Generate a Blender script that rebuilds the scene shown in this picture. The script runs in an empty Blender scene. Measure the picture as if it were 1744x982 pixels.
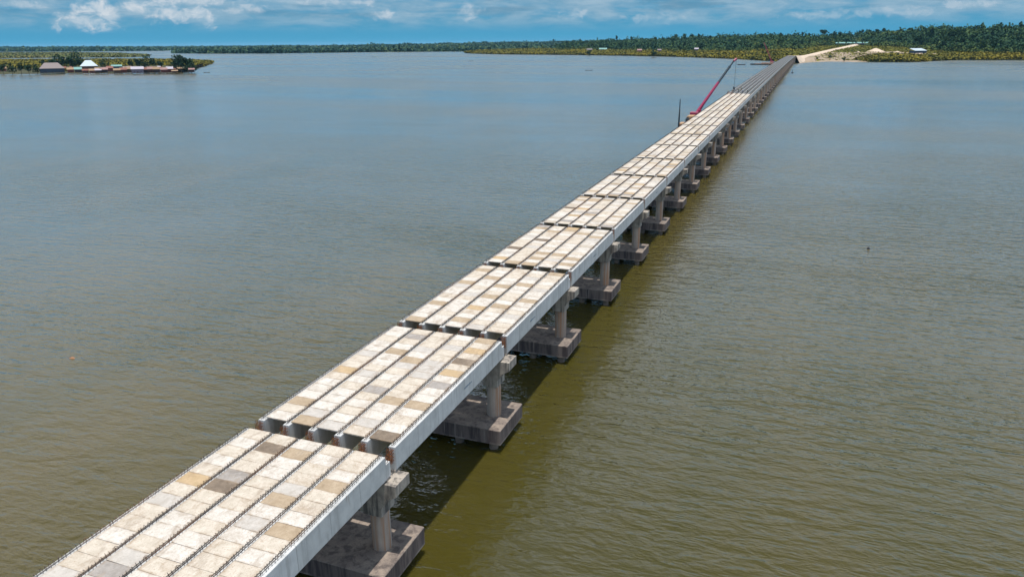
import bpy, math, random
import numpy as np
from mathutils import Vector, Matrix
R = random.Random(7)
NR = np.random.default_rng(11)
S = bpy.context.scene
COL = S.collection
WATER = -9.7

# ------------------------------------------------------------------ camera
CAM = np.array([28.4864, -17.3574, 25.5733])
FPX, PITCH, ROLL, YAW = 1258.68, 0.320427, -0.007757, 0.36912
_c, _s = math.cos(YAW), math.sin(YAW)
FWD = np.array([-_s * math.cos(PITCH), _c * math.cos(PITCH), -math.sin(PITCH)])
_rt = np.array([_c, _s, 0.0]); _up = np.cross(_rt, FWD)
RT = math.cos(ROLL) * _rt + math.sin(ROLL) * _up
UP = -math.sin(ROLL) * _rt + math.cos(ROLL) * _up
cd = bpy.data.cameras.new('camera'); cam = bpy.data.objects.new('camera', cd); COL.objects.link(cam)
cd.sensor_width = 36.0; cd.lens = 36.0 * FPX / 1744.0; cd.clip_start = 0.5; cd.clip_end = 90000
m = Matrix.Identity(4)
for i in range(3):
    m[i][0] = RT[i]; m[i][1] = UP[i]; m[i][2] = -FWD[i]; m[i][3] = CAM[i]
cam.matrix_world = m
S.camera = cam

# ------------------------------------------------------------------ view, sun, sky
S.view_settings.view_transform = 'Standard'; S.view_settings.look = 'None'
S.view_settings.exposure = 0.0; S.view_settings.gamma = 1.0; S.view_settings.use_curve_mapping = False
S.cycles.volume_max_steps = 64; S.cycles.max_bounces = 6; S.cycles.volume_bounces = 0
TOSUN = Vector((0.077, -0.108, 1.0)).normalized()
sl = bpy.data.lights.new('sun', 'SUN'); sun = bpy.data.objects.new('sun', sl); COL.objects.link(sun)
sl.energy = 4.5; sl.angle = math.radians(0.5); sl.color = (1.0, 0.94, 0.85)
sun.rotation_euler = TOSUN.to_track_quat('Z', 'Y').to_euler()
sun.location = (0, 0, 200)

W = bpy.data.worlds.new('World'); S.world = W; W.use_nodes = True


class NT:
    """small node-tree writer"""
    def __init__(s, tree): s.t = tree; s.n = tree.nodes; s.l = tree.links
    def new(s, typ, **kw):
        n = s.n.new(typ)
        for k, v in kw.items(): setattr(n, k, v)
        return n
    def put(s, sock, v):
        if v is None: return
        if isinstance(v, bpy.types.NodeSocket): s.l.new(v, sock)
        else: sock.default_value = v
    def math(s, op, a, b=None, c=None, clamp=False):
        n = s.new('ShaderNodeMath', operation=op); n.use_clamp = clamp
        for i, v in enumerate((a, b, c)): s.put(n.inputs[i], v)
        return n.outputs[0]
    def vmath(s, op, a, b=None):
        n = s.new('ShaderNodeVectorMath', operation=op); s.put(n.inputs[0], a); s.put(n.inputs[1], b)
        return n.outputs['Value'] if op in ('LENGTH', 'DISTANCE', 'DOT_PRODUCT') else n.outputs[0]
    def mix(s, f, a, b, blend='MIX'):
        n = s.new('ShaderNodeMix', data_type='RGBA', blend_type=blend)
        s.put(n.inputs[0], f); s.put(n.inputs[6], a); s.put(n.inputs[7], b)
        return n.outputs[2]
    def noise(s, vec, scale, detail=4.0, rough=0.55, dist=0.0):
        n = s.new('ShaderNodeTexNoise'); s.put(n.inputs['Vector'], vec)
        n.inputs['Scale'].default_value = scale; n.inputs['Detail'].default_value = detail
        n.inputs['Roughness'].default_value = rough; n.inputs['Distortion'].default_value = dist
        return n.outputs[0]
    def ramp(s, f, pts, interp='LINEAR'):
        n = s.new('ShaderNodeValToRGB'); e = n.color_ramp.elements; n.color_ramp.interpolation = interp
        while len(e) < len(pts): e.new(0.5)
        for el, (p, c) in zip(e, pts):
            el.position = p; el.color = tuple(c) + (1,) if len(c) == 3 else c
        s.put(n.inputs[0], f); return n.outputs[0]
    def smooth(s, v, lo, hi):
        n = s.new('ShaderNodeMapRange', interpolation_type='SMOOTHSTEP')
        s.put(n.inputs[0], v); n.inputs[1].default_value = lo; n.inputs[2].default_value = hi
        return n.outputs[0]
    def comb(s, x, y, z):
        n = s.new('ShaderNodeCombineXYZ')
        for i, v in enumerate((x, y, z)): s.put(n.inputs[i], v)
        return n.outputs[0]
    def sep(s, v):
        n = s.new('ShaderNodeSeparateXYZ'); s.put(n.inputs[0], v); return n.outputs
    def mapping(s, v, scale=(1, 1, 1), rot=(0, 0, 0), loc=(0, 0, 0)):
        n = s.new('ShaderNodeMapping'); s.put(n.inputs[0], v)
        n.inputs['Scale'].default_value = scale; n.inputs['Rotation'].default_value = rot; n.inputs['Location'].default_value = loc
        return n.outputs[0]


def ray(px, py):
    d = FWD * FPX + RT * (px - 872) - UP * (py - 491)
    return d / np.linalg.norm(d)


def azel(px, py):
    d = ray(px, py); return math.atan2(d[0], d[1]), math.asin(d[2])


def build_sky():
    w = NT(W.node_tree); w.n.clear()
    tc = w.new('ShaderNodeTexCoord').outputs['Generated']
    d = w.vmath('NORMALIZE', tc)
    x, y, z = w.sep(d)
    el = w.math('ARCSINE', z); az = w.math('ARCTAN2', x, y)
    sky = w.new('ShaderNodeTexSky', sky_type='NISHITA'); sky.sun_disc = False
    sky.sun_elevation = math.asin(TOSUN.z); sky.sun_rotation = math.atan2(TOSUN.x, TOSUN.y)
    sky.air_density = 1.0; sky.dust_density = 0.6; sky.ozone_density = 1.6
    base = w.mix(1.0, sky.outputs[0], (0.95, 1.0, 1.0, 1), 'MULTIPLY')
    # saturated cyan air low over the water
    low = w.ramp(w.math('MULTIPLY', z, 4.0), [(0.0, (0.44, 2.45, 4.1)), (0.10, (0.52, 2.35, 3.8)), (0.20, (0.80, 2.45, 3.9)), (0.36, (1.2, 5.3, 9.9)), (0.60, (2.0, 5.8, 10.0)), (1.0, (5.4, 7.0, 9.2))])
    k = w.math('SUBTRACT', 1.0, w.math('MULTIPLY', w.smooth(z, 0.35, 0.9), .75))
    air = w.mix(k, base, low)
    # high broken cloud deck, seen in perspective on a plane
    zc = w.math('MAXIMUM', z, 0.02)
    pl = w.comb(w.math('DIVIDE', x, zc), w.math('DIVIDE', y, zc), 0.0)
    hn = w.noise(pl, 0.55, 6.0, 0.55, 0.3)
    hm = w.math('MULTIPLY', w.smooth(hn, 0.36, 0.60), w.smooth(z, 0.16, 0.42))
    high = w.ramp(hn, [(0.42, (7.0, 7.0, 7.3)), (0.75, (9.2, 8.8, 8.7))])
    air = w.mix(w.math('MULTIPLY', hm, 0.85), air, high)
    air = w.mix(w.math('MULTIPLY', w.smooth(z, 0.50, 0.80), 0.62), air, (0.9, 1.6, 2.7, 1))
    # low stratocumulus bank in the visible band
    lv = w.comb(w.math('MULTIPLY', az, 13.0), w.math('MULTIPLY', el, 52.0), 0.0)
    ln = w.noise(lv, 1.3, 7.0, 0.6, 0.2)
    ln2 = w.noise(w.mapping(lv, loc=(7, 3, 0)), 0.55, 3.0, 0.5)
    cov = w.math('ADD', w.math('MULTIPLY', ln, 0.75), w.math('MULTIPLY', ln2, 0.45))
    bandm = w.math('MULTIPLY', w.smooth(el, 0.010, 0.036), w.math('SUBTRACT', 1.0, w.smooth(el, 0.16, 0.26)))
    lm = w.math('MULTIPLY', w.smooth(cov, 0.40, 0.68), bandm)
    lc = w.ramp(ln, [(0.35, (1.45, 2.65, 3.65)), (0.52, (2.2, 3.25, 4.1)), (0.68, (3.0, 3.9, 4.6))])
    air = w.mix(w.math('MULTIPLY', lm, 0.72), air, lc)
    dkm = w.math('MULTIPLY', w.smooth(w.noise(w.mapping(lv, scale=(.5, 1.3, 1), loc=(3, 9, 0)), 1.2, 5.0, .55), 0.50, 0.64), w.smooth(el, 0.026, 0.044))
    air = w.mix(w.math('MULTIPLY', dkm, 0.55), air, (0.62, 1.75, 2.75, 1))
    # cumulus heads over the far shore, each at its own bearing and height
    wn = w.noise(w.comb(w.math('MULTIPLY', az, 60.0), w.math('MULTIPLY', el, 85.0), 0.0), 1.0, 7.0, 0.62, 0.4)
    tot = None
    for px, py, rx, ry, g in ((162, 16, 34, 24, 1.0), (150, 36, 52, 18, .8), (186, 28, 26, 18, .8), (232, 10, 26, 14, .95), (285, 18, 36, 22, .9), (306, 24, 44, 16, .8), (340, 20, 30, 18, 1.0), (356, 34, 14, 14, .9), (340, 2, 74, 10, .7),
                              (420, 14, 40, 10, .55), (662, 26, 30, 10, .75), (615, 4, 30, 7, .6), (800, 20, 24, 14, .5), (560, 4, 60, 7, .55), (100, 26, 16, 6, .5), (30, 8, 50, 8, .45), (980, 24, 30, 9, .5), (1120, 30, 60, 10, .4), (1520, 20, 90, 10, .35), (1640, 8, 60, 8, .5), (1400, 26, 70, 8, .4)):
        a, e = azel(px, py)
        u = w.math('DIVIDE', w.math('SUBTRACT', az, a), rx / FPX)
        v = w.math('DIVIDE', w.math('SUBTRACT', el, e), ry / FPX)
        q = w.math('SUBTRACT', 1.0, w.math('SQRT', w.math('ADD', w.math('MULTIPLY', u, u), w.math('MULTIPLY', v, v))))
        q = w.math('MULTIPLY', w.smooth(w.math('ADD', q, w.math('MULTIPLY', w.math('SUBTRACT', wn, 0.5), 2.6)), 0.05, 0.95), g)
        tot = q if tot is None else w.math('MAXIMUM', tot, q)
    cc = w.ramp(wn, [(0.35, (2.6, 3.7, 4.6)), (0.62, (4.6, 5.0, 5.4))])
    air = w.mix(w.math('MULTIPLY', tot, 0.97), air, cc)
    bg = w.new('ShaderNodeBackground'); w.put(bg.inputs[0], air); bg.inputs[1].default_value = 0.14
    out = w.new('ShaderNodeOutputWorld'); w.l.new(bg.outputs[0], out.inputs[0])


build_sky()

# ------------------------------------------------------------------ helpers
class MB:
    def __init__(s): s.v = []; s.f = []; s.m = []
    def add(s, vs, fs, mi=0):
        b = len(s.v); s.v += [tuple(v) for v in vs]; s.f += [tuple(b + i for i in f) for f in fs]; s.m += [mi] * len(fs)
    def box(s, x0, x1, y0, y1, z0, z1, mi=0):
        s.add([(x0, y0, z0), (x1, y0, z0), (x1, y1, z0), (x0, y1, z0), (x0, y0, z1), (x1, y0, z1), (x1, y1, z1), (x0, y1, z1)],
              [(0, 3, 2, 1), (4, 5, 6, 7), (0, 1, 5, 4), (1, 2, 6, 5), (2, 3, 7, 6), (3, 0, 4, 7)], mi)
    def cbox(s, x0, x1, y0, y1, z0, z1, c, mi=0):
        """box with a chamfer c on its upper edges and vertical edges"""
        def ring(i, z): return [(x0 + i + c, y0 + i, z), (x1 - i - c, y0 + i, z), (x1 - i, y0 + i + c, z), (x1 - i, y1 - i - c, z), (x1 - i - c, y1 - i, z), (x0 + i + c, y1 - i, z), (x0 + i, y1 - i - c, z), (x0 + i, y0 + i + c, z)]
        vs = ring(0, z0) + ring(0, z1 - c) + ring(c, z1)
        fs = [tuple(range(7, -1, -1)), tuple(range(16, 24))]
        for r in (0, 8):
            for i in range(8): fs.append((r + i, r + (i + 1) % 8, r + 8 + (i + 1) % 8, r + 8 + i))
        s.add(vs, fs, mi)
    def bar(s, a, b, r, n=4, mi=0, r2=None, cap=False):
        a = Vector(a); b = Vector(b); d = (b - a)
        if d.length < 1e-6: return
        q = d.to_track_quat('Z', 'Y'); r2 = r if r2 is None else r2; vs = []
        for p, rr in ((a, r), (b, r2)):
            for i in range(n):
                t = 2 * math.pi * (i + .5) / n
                vs.append(p + q @ Vector((math.cos(t) * rr, math.sin(t) * rr, 0)))
        fs = [(i, (i + 1) % n, n + (i + 1) % n, n + i) for i in range(n)]
        if cap: fs += [tuple(range(n - 1, -1, -1)), tuple(range(n, 2 * n))]
        s.add(vs, fs, mi)
    def prism(s, prof, y0, y1, axis='y', mi=0):
        """profile of (a, z) points pushed along y (or x)"""
        n = len(prof)
        P = (lambda a, z, t: (a, t, z)) if axis == 'y' else (lambda a, z, t: (t, a, z))
        vs = [P(a, z, y0) for a, z in prof] + [P(a, z, y1) for a, z in prof]
        fs = [(i, (i + 1) % n, n + (i + 1) % n, n + i) for i in range(n)] + [tuple(range(n - 1, -1, -1)), tuple(range(n, 2 * n))]
        s.add(vs, fs, mi)
    def lathe(s, prof, n=20, cx=0, cy=0, mi=0):
        vs = []; fs = []
        for r, z in prof:
            for i in range(n):
                t = 2 * math.pi * i / n; vs.append((cx + r * math.cos(t), cy + r * math.sin(t), z))
        for k in range(len(prof) - 1):
            for i in range(n): fs.append((k * n + i, k * n + (i + 1) % n, (k + 1) * n + (i + 1) % n, (k + 1) * n + i))
        fs.append(tuple(range(n - 1, -1, -1))); fs.append(tuple(range((len(prof) - 1) * n, len(prof) * n)))
        s.add(vs, fs, mi)
    def mesh(s, name, mats, smooth=False):
        me = bpy.data.meshes.new(name); me.from_pydata(s.v, [], s.f)
        for mt in (mats if isinstance(mats, (list, tuple)) else [mats]): me.materials.append(mt)
        if any(s.m): me.polygons.foreach_set('material_index', s.m)
        import bmesh
        bm = bmesh.new(); bm.from_mesh(me); bmesh.ops.recalc_face_normals(bm, faces=bm.faces); bm.to_mesh(me); bm.free()
        if smooth: me.shade_smooth()
        me.update(); return me


def obj(name, me, parent=None, loc=(0, 0, 0), rot=(0, 0, 0), scale=(1, 1, 1)):
    o = bpy.data.objects.new(name, me); COL.objects.link(o)
    o.location = loc; o.rotation_euler = rot; o.scale = scale
    if parent is not None: o.parent = parent
    return o


def tag(o, label=None, cat=None, group=None, kind=None):
    for k, v in (('label', label), ('category', cat), ('group', group), ('kind', kind)):
        if v: o[k] = v
    return o


def empty(name, loc=(0, 0, 0), rz=0.0):
    o = bpy.data.objects.new(name, None); COL.objects.link(o)
    o.location = loc; o.rotation_euler = (0, 0, rz); o.empty_display_size = .5
    return o


def quads_mesh(name, V, mat, nper=4, mats_idx=None):
    """V: (n*nper, 3) corner positions of loose polygons"""
    V = np.asarray(V, dtype=np.float32).reshape(-1, 3); n = len(V) // nper
    me = bpy.data.meshes.new(name)
    me.vertices.add(len(V)); me.vertices.foreach_set('co', V.ravel())
    me.loops.add(len(V)); me.loops.foreach_set('vertex_index', np.arange(len(V), dtype=np.int32))
    me.polygons.add(n); me.polygons.foreach_set('loop_start', np.arange(0, len(V), nper, dtype=np.int32))
    try: me.polygons.foreach_set('loop_total', np.full(n, nper, dtype=np.int32))
    except Exception: pass
    for mt in (mat if isinstance(mat, (list, tuple)) else [mat]): me.materials.append(mt)
    if mats_idx is not None: me.polygons.foreach_set('material_index', np.asarray(mats_idx, dtype=np.int32))
    me.update(calc_edges=True); me.validate()
    return me


def leaf_quads(P, size, up=0.35, jit=0.4):
    """one randomly tilted quad per point of P; up: how far the faces turn to the sky"""
    P = np.asarray(P); n = len(P)
    nrm = NR.normal(size=(n, 3)); nrm /= np.linalg.norm(nrm, axis=1)[:, None]
    nrm[:, 2] = np.abs(nrm[:, 2]) + up; nrm /= np.linalg.norm(nrm, axis=1)[:, None]
    a = np.cross(nrm, NR.normal(size=(n, 3))); a /= np.linalg.norm(a, axis=1)[:, None]
    b = np.cross(nrm, a)
    s = (np.asarray(size) * (1 + jit * NR.uniform(-1, 1, n)))[:, None] * .5
    t = s * NR.uniform(.55, 1.0, n)[:, None]
    return np.stack([P - a * s - b * t * .3, P + a * s * .2 - b * t, P + a * s + b * t * .3, P - a * s * .2 + b * t], 1).reshape(-1, 3)


def pmat(name, rough=0.85, spec=0.3):
    mt = bpy.data.materials.new(name); mt.use_nodes = True
    n = NT(mt.node_tree); b = mt.node_tree.nodes['Principled BSDF']
    b.inputs['Roughness'].default_value = rough; b.inputs['Specular IOR Level'].default_value = spec
    return mt, n, b


def plain(name, c, rough=.7, spec=.3, metal=0.0, var=.15, scale=3.0):
    mt, n, b = pmat(name, rough, spec); b.inputs['Metallic'].default_value = metal
    tc = n.new('ShaderNodeTexCoord').outputs['Object']
    f = n.noise(tc, scale, 4.0, .6)
    col = n.ramp(f, [(0.3, tuple(x * (1 - var) for x in c)), (0.7, tuple(min(1, x * (1 + var)) for x in c))])
    n.put(b.inputs['Base Color'], col); return mt


def concrete(name, light, dark, stain, stain_amt=.5, lo=.48, hi=.70, *, scale=1.0, streak=False, rough=.9, bump=.15, speck=.0, world=False):
    mt, n, b = pmat(name, rough, .25)
    if world: tc = n.new('ShaderNodeNewGeometry').outputs['Position']
    else:
        tc = n.new('ShaderNodeTexCoord').outputs['Object']
        rnd = n.new('ShaderNodeObjectInfo').outputs['Random']
        tc = n.vmath('ADD', tc, n.comb(n.math('MULTIPLY', rnd, 91.0), n.math('MULTIPLY', rnd, 37.0), n.math('MULTIPLY', rnd, 13.0)))
    f = n.noise(tc, 1.6 * scale, 6.0, .65)
    col = n.mix(n.smooth(f, .33, .67), dark + (1,), light + (1,))
    f2 = n.noise(n.mapping(tc, scale=(2.2, 2.2, .22) if streak else (1, 1, 1)), (1.4 if streak else .8) * scale, 6.0, .65, .3)
    col = n.mix(n.math('MULTIPLY', n.smooth(f2, lo, hi), stain_amt), col, stain + (1,))
    f3 = n.noise(tc, 22.0 * scale, 3.0, .6)
    if speck and not streak:
        uv = n.new('ShaderNodeUVMap'); uv.uv_map = 'plank'; u, v, _ = n.sep(uv.outputs[0])
        eu = n.math('ABSOLUTE', n.math('SUBTRACT', u, .5)); ev = n.math('ABSOLUTE', n.math('SUBTRACT', v, .5))
        ed = n.math('MAXIMUM', n.math('MULTIPLY', n.math('SUBTRACT', eu, .36), 7.0), n.math('MULTIPLY', n.math('SUBTRACT', ev, .38), 8.0), clamp=True)
        wp = n.new('ShaderNodeNewGeometry').outputs['Position']
        ed = n.math('MULTIPLY', ed, n.smooth(n.noise(wp, 1.9, 5.0, .65), .38, .66))
        col = n.mix(n.math('MULTIPLY', ed, .75), col, (.30, .215, .14, 1))
        run = n.smooth(n.noise(n.mapping(wp, scale=(1.2, .5, 1)), .9, 6.0, .7, .6), .53, .68)
        col = n.mix(n.math('MULTIPLY', run, .6), col, (.31, .25, .195, 1))
    isl = n.new('ShaderNodeNewGeometry').outputs['Random Per Island']
    if speck: col = n.mix(1.0, col, n.ramp(isl, [(0, (.80, .80, .80)), (.5, (.95, .95, .95)), (1, (1, 1, 1))]), 'MULTIPLY')
    f4 = n.noise(tc, 8.5 * scale, 4.0, .7) if not streak else f3
    if speck: col = n.mix(n.math('MULTIPLY', n.smooth(f4, .53, .66), speck), col, stain + (1,))
    if name == 'pile_cap_concrete':
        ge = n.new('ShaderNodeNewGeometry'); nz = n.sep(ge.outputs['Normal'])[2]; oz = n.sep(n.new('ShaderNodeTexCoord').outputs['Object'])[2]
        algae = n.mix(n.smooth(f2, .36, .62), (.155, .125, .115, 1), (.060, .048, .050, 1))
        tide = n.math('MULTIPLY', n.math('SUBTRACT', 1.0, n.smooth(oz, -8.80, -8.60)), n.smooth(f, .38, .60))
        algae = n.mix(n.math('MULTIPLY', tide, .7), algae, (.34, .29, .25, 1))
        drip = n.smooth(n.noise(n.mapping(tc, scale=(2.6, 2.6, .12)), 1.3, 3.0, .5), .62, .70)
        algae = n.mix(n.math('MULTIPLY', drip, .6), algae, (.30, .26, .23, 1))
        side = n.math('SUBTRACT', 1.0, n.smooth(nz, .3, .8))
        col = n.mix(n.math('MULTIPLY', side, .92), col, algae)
    if name == 'girder_concrete':
        oy = n.sep(n.new('ShaderNodeTexCoord').outputs['Object'])
        fy = n.math('FRACT', n.math('MULTIPLY', oy[1], .318))
        seam = n.math('LESS_THAN', fy, .016)
        pan = n.noise(n.comb(n.math('MULTIPLY', n.math('FLOOR', n.math('MULTIPLY', oy[1], .318)), 3.7), rnd, 0.0), 1.7, 1.0, .5)
        col = n.mix(1.0, col, n.ramp(pan, [(.3, (.84, .84, .83)), (.7, (1, 1, 1))]), 'MULTIPLY')
        col = n.mix(n.math('MULTIPLY', seam, .55), col, (.20, .20, .195, 1))
        rust = n.math('MULTIPLY', n.smooth(n.noise(n.mapping(tc, scale=(3, 3, .35)), 1.1, 4.0, .6), .62, .74), n.smooth(oy[2], -1.1, .0))
        col = n.mix(n.math('MULTIPLY', rust, .5), col, (.26, .16, .09, 1))
    n.put(b.inputs['Base Color'], col)
    bp = n.new('ShaderNodeBump'); bp.inputs['Strength'].default_value = bump; bp.inputs['Distance'].default_value = .03
    n.put(bp.inputs['Height'], f3); n.l.new(bp.outputs[0], b.inputs['Normal'])
    return mt


def foliage(name, stops, rough=.75, big_scale=.011):
    mt, n, b = pmat(name, rough, .15)
    g = n.new('ShaderNodeNewGeometry')
    big = n.noise(g.outputs['Position'], big_scale, 5.0, .65)
    f = n.math('ADD', n.math('MULTIPLY', g.outputs['Random Per Island'], .45), n.math('MULTIPLY', n.smooth(big, .3, .7), .55))
    n.put(b.inputs['Base Color'], n.ramp(f, stops))
    return mt


# ------------------------------------------------------------------ materials
PL = {
    'W': concrete('plank_concrete_white', (.645, .61, .565), (.54, .50, .445), (.33, .265, .20), .6, scale=1.3, speck=.62),
    'C': concrete('plank_concrete_cream', (.60, .54, .465), (.49, .435, .36), (.31, .23, .155), .65, scale=1.3, speck=.62),
    'P': concrete('plank_concrete_pale_grey', (.53, .495, .455), (.44, .41, .375), (.32, .28, .235), .5, scale=1.2, speck=.5),
    'T': concrete('plank_concrete_tan', (.44, .35, .25), (.35, .27, .185), (.22, .16, .10), .6, scale=1.2, speck=.4),
    'O': concrete('plank_concrete_ochre', (.50, .37, .23), (.42, .31, .18), (.26, .17, .09), .5, scale=1.2, speck=.3),
    'G': concrete('plank_concrete_grey', (.38, .35, .325), (.29, .265, .245), (.18, .155, .135), .6, scale=1.2, speck=.3),
    'B': concrete('plank_concrete_brown', (.23, .18, .135), (.16, .125, .095), (.09, .07, .052), .6, scale=1.2, speck=.3),
}
PKEYS = list(PL)
M_GIRDER = concrete('girder_concrete', (.60, .61, .61), (.50, .51, .515), (.32, .32, .315), .6, .48, .70, scale=.55, streak=True, rough=.8, bump=.1)
M_CROSS = concrete('crosshead_concrete', (.42, .375, .32), (.27, .24, .215), (.07, .068, .066), .85, .45, .64, scale=.7, streak=True)
M_COLUMN = concrete('column_concrete', (.46, .385, .325), (.36, .30, .26), (.40, .20, .10), .8, .44, .62, scale=.8, streak=True)
M_CAP = concrete('pile_cap_concrete', (.31, .255, .21), (.20, .165, .145), (.075, .062, .062), .75, .46, .66, scale=.5, streak=True, speck=.3)
M_PILE = concrete('pile_concrete', (.20, .16, .13), (.12, .10, .085), (.05, .045, .04), .6, scale=1.0)
M_PAD = plain('bearing_rubber', (.30, .27, .24), .9)
M_REBAR = concrete('rebar_steel', (.055, .052, .058), (.075, .062, .058), (.19, .09, .045), .75, .46, .62, scale=.35, rough=.85, bump=0)
M_RUST = plain('rusty_bar_steel', (.20, .075, .03), .9, .2, 0, .45, 5.0)
M_STENCIL = plain('stencil_paint', (.10, .17, .24), .8)
M_SAND = concrete('sand', (.62, .51, .40), (.50, .40, .31), (.48, .36, .25), .4, scale=.06, world=True, bump=.3)
M_BEACH = concrete('beach_sand', (.38, .29, .215), (.27, .21, .15), (.15, .14, .07), .8, scale=.07, world=True, bump=.3)
M_RED = plain('crane_red_paint', (.25, .010, .06), .45, .5)
M_DARKSTEEL = plain('dark_crane_steel', (.02, .035, .05), .55, .5)
M_YELLOWISH = plain('tan_timber', (.42, .27, .16), .85)
M_HULL = plain('barge_hull_paint', (.025, .03, .04), .6)
M_DECKTAN = plain('barge_deck_rust', (.36, .24, .18), .85)
M_WOODDARK = plain('weathered_boat_wood', (.03, .025, .022), .8)


WAVE = .46


def water_material():
    mt, n, b = pmat('river_water', .1, .5)
    b.inputs['IOR'].default_value = 1.50
    mt.node_tree.nodes['Principled BSDF'].subsurface_method = 'BURLEY'
    b.inputs['Subsurface Weight'].default_value = 1.0; b.inputs['Subsurface Radius'].default_value = (1.0, 1.0, .5); b.inputs['Subsurface Scale'].default_value = .45
    pos = n.new('ShaderNodeNewGeometry').outputs['Position']
    rz = -(YAW + .40)
    pat = n.noise(n.mapping(pos, scale=(.010, .022, 1), rot=(0, 0, rz)), 1.0, 5.0, .6, .6)       # wind patches
    streak = n.noise(n.mapping(pos, scale=(.0016, .0075, 1), rot=(0, 0, rz + .15)), 1.0, 4.0, .55, .8)
    silt = n.noise(n.mapping(pos, scale=(.022, .007, 1), rot=(0, 0, .5)), 1.0, 5.0, .6, 1.2)
    n.put(b.inputs['Base Color'], n.ramp(silt, [(.28, (.044, .041, .007)), (.72, (.072, .056, .013))]))
    def height(off):
        p = n.vmath('ADD', pos, off)
        h1 = n.noise(n.mapping(p, scale=(.26, .80, 1), rot=(0, 0, rz)), 1.0, 3.0, .55, .25)
        h2 = n.noise(n.mapping(p, scale=(1.2, 2.0, 1), rot=(0, 0, rz + .75)), 1.0, 2.0, .55, .2)
        return n.math('ADD', h1, n.math('MULTIPLY', h2, .28))
    far = n.vmath('LENGTH', n.vmath('SUBTRACT', n.vmath('MULTIPLY', pos, (1, 1, 0)), (15, 15, 0)))
    calm = n.math('DIVIDE', 1.0, n.math('ADD', 1.0, n.math('POWER', n.math('DIVIDE', far, 260.0), 1.7)))
    n.put(b.inputs['Roughness'], n.math('ADD', n.math('SUBTRACT', .25, n.math('MULTIPLY', calm, .15)), n.math('MULTIPLY', n.math('SUBTRACT', streak, .5), n.math('SUBTRACT', .46, n.math('MULTIPLY', calm, .40)))))
    e = .06
    h0 = height((0, 0, 0)); hx = height((e, 0, 0)); hy = height((0, e, 0))
    amp = n.math('ADD', n.math('MULTIPLY', n.smooth(pat, .30, .70), .5), n.math('MULTIPLY', n.smooth(streak, .35, .65), .5))
    amp = n.math('MULTIPLY', n.math('MULTIPLY', n.math('ADD', .38, n.math('MULTIPLY', amp, 1.15)), WAVE / e), calm)
    sx = n.math('MULTIPLY', n.math('SUBTRACT', h0, hx), amp); sy = n.math('MULTIPLY', n.math('SUBTRACT', h0, hy), amp)
    n.put(b.inputs['Normal'], n.vmath('NORMALIZE', n.comb(sx, sy, 1.0)))
    return mt


M_WATER = water_material()
M_MANGROVE = foliage('mangrove_leaves', [(0.0, (.035, .05, .008)), (.40, (.105, .10, .012)), (.75, (.20, .165, .014)), (1, (.25, .185, .016))])
M_MANGROVE_DULL = foliage('far_mangrove_leaves', [(0.0, (.06, .09, .03)), (.5, (.12, .13, .04)), (1, (.20, .16, .04))], .75, .006)
M_FOREST = foliage('forest_leaves', [(0.0, (.007, .030, .020)), (.4, (.018, .055, .026)), (.70, (.050, .095, .030)), (1, (.13, .155, .038))])
M_SCRUB = foliage('scrub_leaves', [(0.0, (.03, .06, .02)), (.5, (.065, .10, .025)), (1, (.13, .14, .03))])
M_FOREST_FAR = foliage('far_forest_leaves', [(0.0, (.008, .036, .030)), (.45, (.020, .055, .034)), (.75, (.06, .10, .035)), (1, (.13, .15, .04))], .75, .0034)
M_DARKTREE = foliage('dark_tree_leaves', [(0.0, (.006, .025, .014)), (.6, (.014, .042, .018)), (1, (.04, .07, .02))])
M_FIELD = foliage('field_grass', [(0.0, (.07, .085, .012)), (.5, (.135, .13, .016)), (1, (.19, .155, .02))])
M_BARK = plain('bark', (.09, .07, .05), .95)
M_MUD = plain('mud_bank', (.06, .06, .03), .95, .1, 0, .3, .02)
M_SOIL = plain('forest_floor', (.035, .055, .02), .95, .1, 0, .3, .02)

# ------------------------------------------------------------------ water
def build_water():
    mb = MB(); s = 42000
    mb.add([(-s, -3000, 0), (s, -3000, 0), (s, s, 0), (-s, s, 0)], [(0, 1, 2, 3)])
    tag(obj('water', mb.mesh('water', M_WATER), loc=(0, 0, WATER)), kind='structure')


build_water()

# ------------------------------------------------------------------ bridge layout
JY = [0.0, 20.13, 40.52, 61.19, 82.15, 103.42, 125.02, 146.95, 169.23, 191.87, 214.9, 238.32, 262.15, 286.41, 311.1]
STEP = 28.5
while len(JY) < 51: JY.append(JY[-1] + STEP)


def deck_z(y):
    y = min(y, 1400.0)
    return .8565e-2 * y - .3509e-5 * 1.5 * y * y


GX = [-5.314 + 2.1256 * i for i in range(6)]      # girder centre lines
GW, GD = .25, 1.72                                   # half width, depth
UNIT = 18.85
LANE = ['crane-side edge lane', 'second lane in from the crane side', 'middle lane', 'second lane in from the open-water side', 'open-water edge lane']
GLAB = ['outer girder on the crane side', 'second girder in from the crane side', 'third girder in from the crane side',
        'third girder in from the open-water side', 'second girder in from the open-water side', 'outer girder on the open-water side']
ORD = ['first', 'second', 'third', 'fourth', 'fifth', 'sixth', 'seventh', 'eighth', 'ninth', 'tenth', 'eleventh', 'twelfth', 'thirteenth', 'fourteenth', 'fifteenth', 'sixteenth']


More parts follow.
